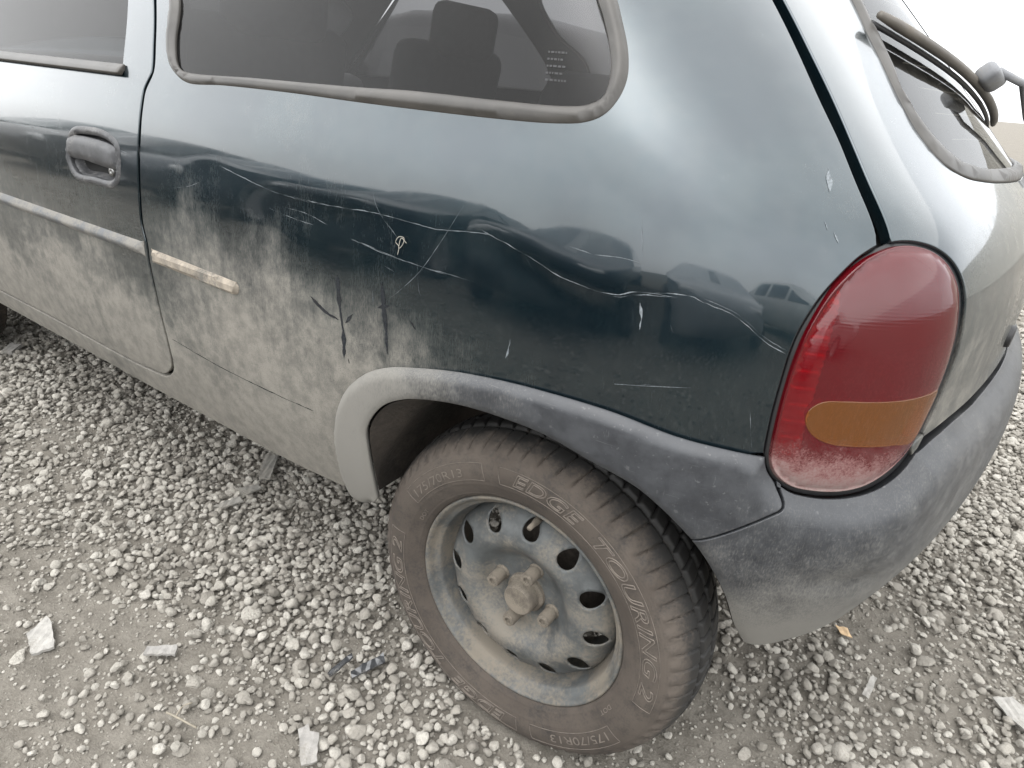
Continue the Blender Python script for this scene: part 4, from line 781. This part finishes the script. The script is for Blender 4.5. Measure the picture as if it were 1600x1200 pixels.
# ------------------------------------------------------------------ neighbouring cars (seen through the glass and mirrored in the lamp), plus an added unseen dark row for the paint reflection
GLZ=m_plain('dark_car_glass',(.012,.013,.015),.05,0,.1,10,0,0,coat=1.); TY2=m_plain('parked_tyre',(.03,.03,.03),.8,0,.2,20,.3,.1)
LMP=m_plain('headlamp',(.6,.6,.6),.1,.3,.1,10,0,0,coat=1.)
def other_car(name,label,col,loc,rz,suv=0.):
    pm=m_plain(name+'_paint',col,.35,.2,.08,6,.05,0,coat=.5)
    root=empty(name,loc,None,label=label,cat='car',group='cars parked around the hatchback'); root.rotation_euler=(0,0,rz)
    xs=np.linspace(-2.0,2.0,41); H=1.45+suv
    top=np.interp(xs,[-2,-1.9,-1.75,-1.0,-.25,.2,.9,1.35,1.75,1.95,2.0],[.62,.74,.80,.93,1.36,H,H-.01,H-.09,1.05,.80,.60])+suv*np.interp(xs,[-2,-1.9,-1,2],[.0,.15,.3,.2])
    belt=np.interp(xs,[-2,-1,2],[.80,.92,1.0])+suv*.4; wd=np.interp(xs,[-2,-1.92,-1.7,-1.2,1.2,1.7,1.94,2],[.45,.66,.78,.83,.83,.79,.68,.5]); zb=np.interp(xs,[-2,-1.8,1.8,2],[.40,.24,.26,.42])
    V=[];F=[];m=9
    for x,t,b,w_,z0 in zip(xs,top,belt,wd,zb):
        b=min(b,t-.02); cabin=max(0,t-b); wt=w_-.30*cabin/.5*.8
        half=[(0,z0),(w_*.9,z0),(w_*.985,z0+.12),(w_,z0+(b-z0)*.55),(w_*.97,b),(max(wt,.3)+.02,t-.05*min(1,cabin*4)),(max(wt,.3)-.06,t),(max(wt,.3)*.5,t+.025),(0,t+.03)]
        for y,z in half: V.append((x,y,z))
    n=len(xs)
    for i in range(n-1):
        for j in range(m-1): F.append((i*m+j,(i+1)*m+j,(i+1)*m+j+1,i*m+j+1))
    k=len(V); V+=[(x,-y,z) for x,y,z in V]; F+=[tuple(k+i for i in f[::-1]) for f in F]
    for e in (0,(n-1)*m): F.append(tuple(e+j for j in range(m))+tuple(k+e+j for j in range(m-1,-1,-1)))
    mesh('body',V,F,pm,root)
    for sgn in (1,-1):
        for a,b in ((12,20),(21,28),(29,34)):
            Vg=[];Fg=[]
            for i in range(a,b+1):
                p=np.array(V[i*m+4]); q=np.array(V[i*m+5])
                for f in (.10,.5,.90):
                    r=p+(q-p)*f; Vg.append((r[0],sgn*(r[1]+.006),r[2]))
            for i in range(b-a):
                for j in range(2): Fg.append((i*3+j,(i+1)*3+j,(i+1)*3+j+1,i*3+j+1))
            if max(v[2] for v in Vg)-min(v[2] for v in Vg)>.1: mesh('side_glass',Vg,Fg,GLZ,root)
    for a,b,nm in ((11,17,'windscreen'),(34,37,'rear_glass')):
        Vg=[];Fg=[]
        for i in range(a,b+1):
            w_=V[i*m+6][1]*.92; z=V[i*m+6][2]
            for s in np.linspace(-1,1,7): Vg.append((V[i*m][0],w_*s,z+.033-.03*abs(s)))
        for i in range(b-a):
            for j in range(6): Fg.append((i*7+j,i*7+j+1,(i+1)*7+j+1,(i+1)*7+j))
        mesh(nm,Vg,Fg,GLZ,root)
    for x in (-1.28,1.25):
        for s in (1,-1):
            w_=lathe('wheel',[(.0001,-.02),(.16,-.03),(.19,-.055),(.23,-.085),(.28,-.085),(.30,-.06),(.30,.06),(.19,.08),(.0001,.08)],TY2,root,seg=28); w_.location=(x,s*.78,.30); w_.rotation_euler=(0,0,0 if s<0 else math.pi)
            lathe('wheel_disc',[(.0001,-.035),(.10,-.045),(.17,-.058),(.185,-.07)],LMP,w_,seg=20)
    for s in (1,-1): rbox('headlamp',(.12,.30,.14),(-1.90,s*.50,.66+suv*.3),LMP,root,.05); rbox('rear_lamp',(.10,.22,.2),(1.92,s*.55,.80),LENSR,root,.04)
    return root
other_car('parked_sedan','dark car parked beyond, seen through the tinted side window',(.012,.013,.016),(-3.0,3.35,-.10),math.radians(2))
other_car('parked_silver_car','silver car facing the hatchback, mirrored in the tail lamp',(.42,.43,.44),(1.0,-4.7,-.02),math.radians(-88))
other_car('parked_utility_car','tall white car behind the viewer, mirrored in the tail lamp',(.62,.62,.60),(3.7,-4.4,-.02),math.radians(-108),.25)
other_car('added_dark_car','added dark grey car opposite the door, out of view, darkening the paint reflection',(.03,.032,.036),(-1.25,-4.7,-.02),math.radians(-92))  # unseen cars, added to make the dark horizon band in the paint
other_car('added_black_car','added black car farther along the unseen row opposite, darkening the paint reflection',(.012,.012,.014),(-3.5,-4.8,-.02),math.radians(-90))
other_car('added_navy_car','added dark navy car fourth along the unseen row opposite, darkening the door reflection',(.014,.018,.03),(-6.0,-4.9,-.02),math.radians(-89))  # row carried on out of view, added to darken the door's reflection
other_car('added_brown_car','added dark brown car fifth along the unseen row opposite, darkening the door reflection',(.03,.022,.018),(-8.6,-4.7,-.02),math.radians(-92))
other_car('added_green_car','added dark green car last along the unseen row opposite, darkening the door reflection',(.012,.022,.018),(-11.2,-4.9,-.02),math.radians(-90))
# corrugated wall in the distance
wm=m_plain('pale_corrugated_sheet',(.40,.39,.355),.6,0,.1,3,.1,0); xs=np.arange(0,16,.06); V=[];F=[]
for i,x in enumerate(xs):
    y=.045*math.sin(2*math.pi*x/.36); V+=[(x,y,-.03),(x,y,4.2)]
for i in range(len(xs)-1): F.append((2*i,2*i+2,2*i+3,2*i+1))
wo_=mesh('corrugated_wall',V,F,wm,None,label='pale yellow corrugated metal wall beyond the tailgate',cat='wall'); wo_.location=(2.15,18,0); wo_.rotation_euler=(0,0,math.radians(-8))
# ------------------------------------------------------------------ litter lying on the gravel
def chip(name,poly,th,mat,label,cat,z=.02,tilt=(0,0),group=None,bend=0.):
    P=np.array(poly,float); c=P.mean(0); Q=P-c; a=np.sum(Q[:,0]*np.roll(Q[:,1],-1)-np.roll(Q[:,0],-1)*Q[:,1]); Q=Q if a>0 else Q[::-1]
    D=[]; r=np.random.default_rng(int(abs(c[0])*1000)+3)
    for i in range(len(Q)):
        a_,b_=Q[i],Q[(i+1)%len(Q)]; n=max(2,int(np.linalg.norm(b_-a_)/.008))
        for t in np.arange(n)/n: D.append(a_+(b_-a_)*t+r.normal(0,.0009,2))
    D=np.array(D); V,F=tri2d(D,[],.008); zt=th/2+bend*(V[:,0]**2)/.001*.01+.0012*np.sin(V[:,0]*300+V[:,1]*210); n=len(V)
    VV=[(x,y,z_) for (x,y),z_ in zip(V,zt)]+[(x,y,z_-th) for (x,y),z_ in zip(V,zt)]; FF=[tuple(f) for f in F]+[tuple(int(i)+n for i in f[::-1]) for f in F]
    for a_,b_ in borders(F): FF.append((b_,a_,a_+n,b_+n))
    o=mesh(name,VV,FF,mat,None,smooth=False,label=label,cat=cat,group=group); o.location=(c[0],c[1],float(gz(np.array([c[0]]),np.array([c[1]]))[0])+z); o.rotation_euler=(*tilt,0); return o
WHT=m_plain('white_plaster',(.30,.29,.27),.85,0,.15,60,.25,.5,bdist=.003); SLB=m_plain('pale_board',(.26,.25,.235),.85,0,.15,60,.3,.4,bdist=.002); TAN=m_plain('faded_plastic',(.19,.183,.165),.8,0,.15,50,.4,.3)
DGL=m_plain('broken_glossy_plastic',(.05,.052,.055),.15,.1,.3,40,.15,.1,coat=.8)
chip('plaster_shard',[(-.835,-.350),(-.812,-.352),(-.752,-.375),(-.766,-.408),(-.818,-.392)],.006,WHT,'jagged white shard lying on bare dirt away from the wheel','shard',.012,(.08,.05))
chip('board_scrap',[(-.602,-.292),(-.612,-.276),(-.574,-.243),(-.553,-.257)],.005,SLB,'small flat pale grey board scrap at the edge of the gravel','scrap',.017,(.05,-.06))
chip('torn_scrap',[(-.256,-.224),(-.252,-.207),(-.240,-.214),(-.226,-.208),(-.192,-.240),(-.206,-.262)],.004,SLB,'torn pale grey scrap near the lower frame edge','scrap',.019,(.04,.07))
chip('plastic_strip',[(-.915,.185),(-.885,.200),(-.955,.280),(-.985,.262)],.004,TAN,'long faded grey plastic strip under the sill edge','plastic strip',.025,(.1,0))
chip('plastic_flake',[(-.905,.115),(-.885,.160),(-.865,.165),(-.870,.120)],.004,TAN,'short faded plastic flake next to the strip under the sill','plastic flake',.024,(0,.1))
chip('plastic_sliver',[(-.890,.040),(-.872,.102),(-.850,.096),(-.868,.050)],.004,TAN,'narrow pale sliver of plastic farthest from the car sill','plastic flake',.023,(.1,.05))
chip('glossy_fragment',[(-.268,-.098),(-.256,-.104),(-.232,-.044),(-.248,-.036)],.004,DGL,'dark glossy broken fragment on gravel in front of the tyre','fragment',.026,(.15,.1))
chip('glossy_splinter',[(-.297,-.125),(-.288,-.130),(-.282,-.076),(-.292,-.074)],.004,DGL,'thin dark glossy splinter beside the larger dark fragment','fragment',.026,(.1,-.15))
chip('peeling_sheet',[(.712,.600),(.742,.618),(.790,.572),(.772,.540),(.735,.566)],.003,WHT,'crumpled off-white sheet on the gravel behind the bumper','sheet',.022,(.1,-.1),None,.02)
chip('white_chip',[(.506,.455),(.518,.452),(.522,.497),(.512,.498)],.003,WHT,'small upright white chip in the gravel behind the wheel','chip',.022,(.5,.0))
chip('dry_leaf',[(.430,.602),(.446,.588),(.468,.594),(.452,.612)],.0015,m_plain('dry_leaf',(.42,.30,.18),.8,0,.2,60,0,.2),'small tan dry leaf below the rear bumper','leaf',.022,(.2,.1))
chip('flat_stone',[(-2.20,.10),(-2.17,.12),(-2.20,.16),(-2.235,.145)],.012,SLB,'flat pale stone flake by the sill at the frame edge','stone',.02,(.1,.1))
tw=[(-.447,-.336,.02),(-.425,-.333,.024),(-.405,-.328,.022),(-.385,-.322,.018)]
twg=tube('dry_twig',catmull(tw,.004),.0018,m_plain('dry_twig',(.24,.215,.17),.9,0,.2,60,0,.2),None,seg=6,label='thin pale forked twig on the bare dirt',cat='twig')
tube('side_twig',catmull([(-.425,-.333,.024),(-.432,-.315,.026),(-.428,-.302,.024)],.004),.0012,twg.data.materials[0],twg,seg=6)
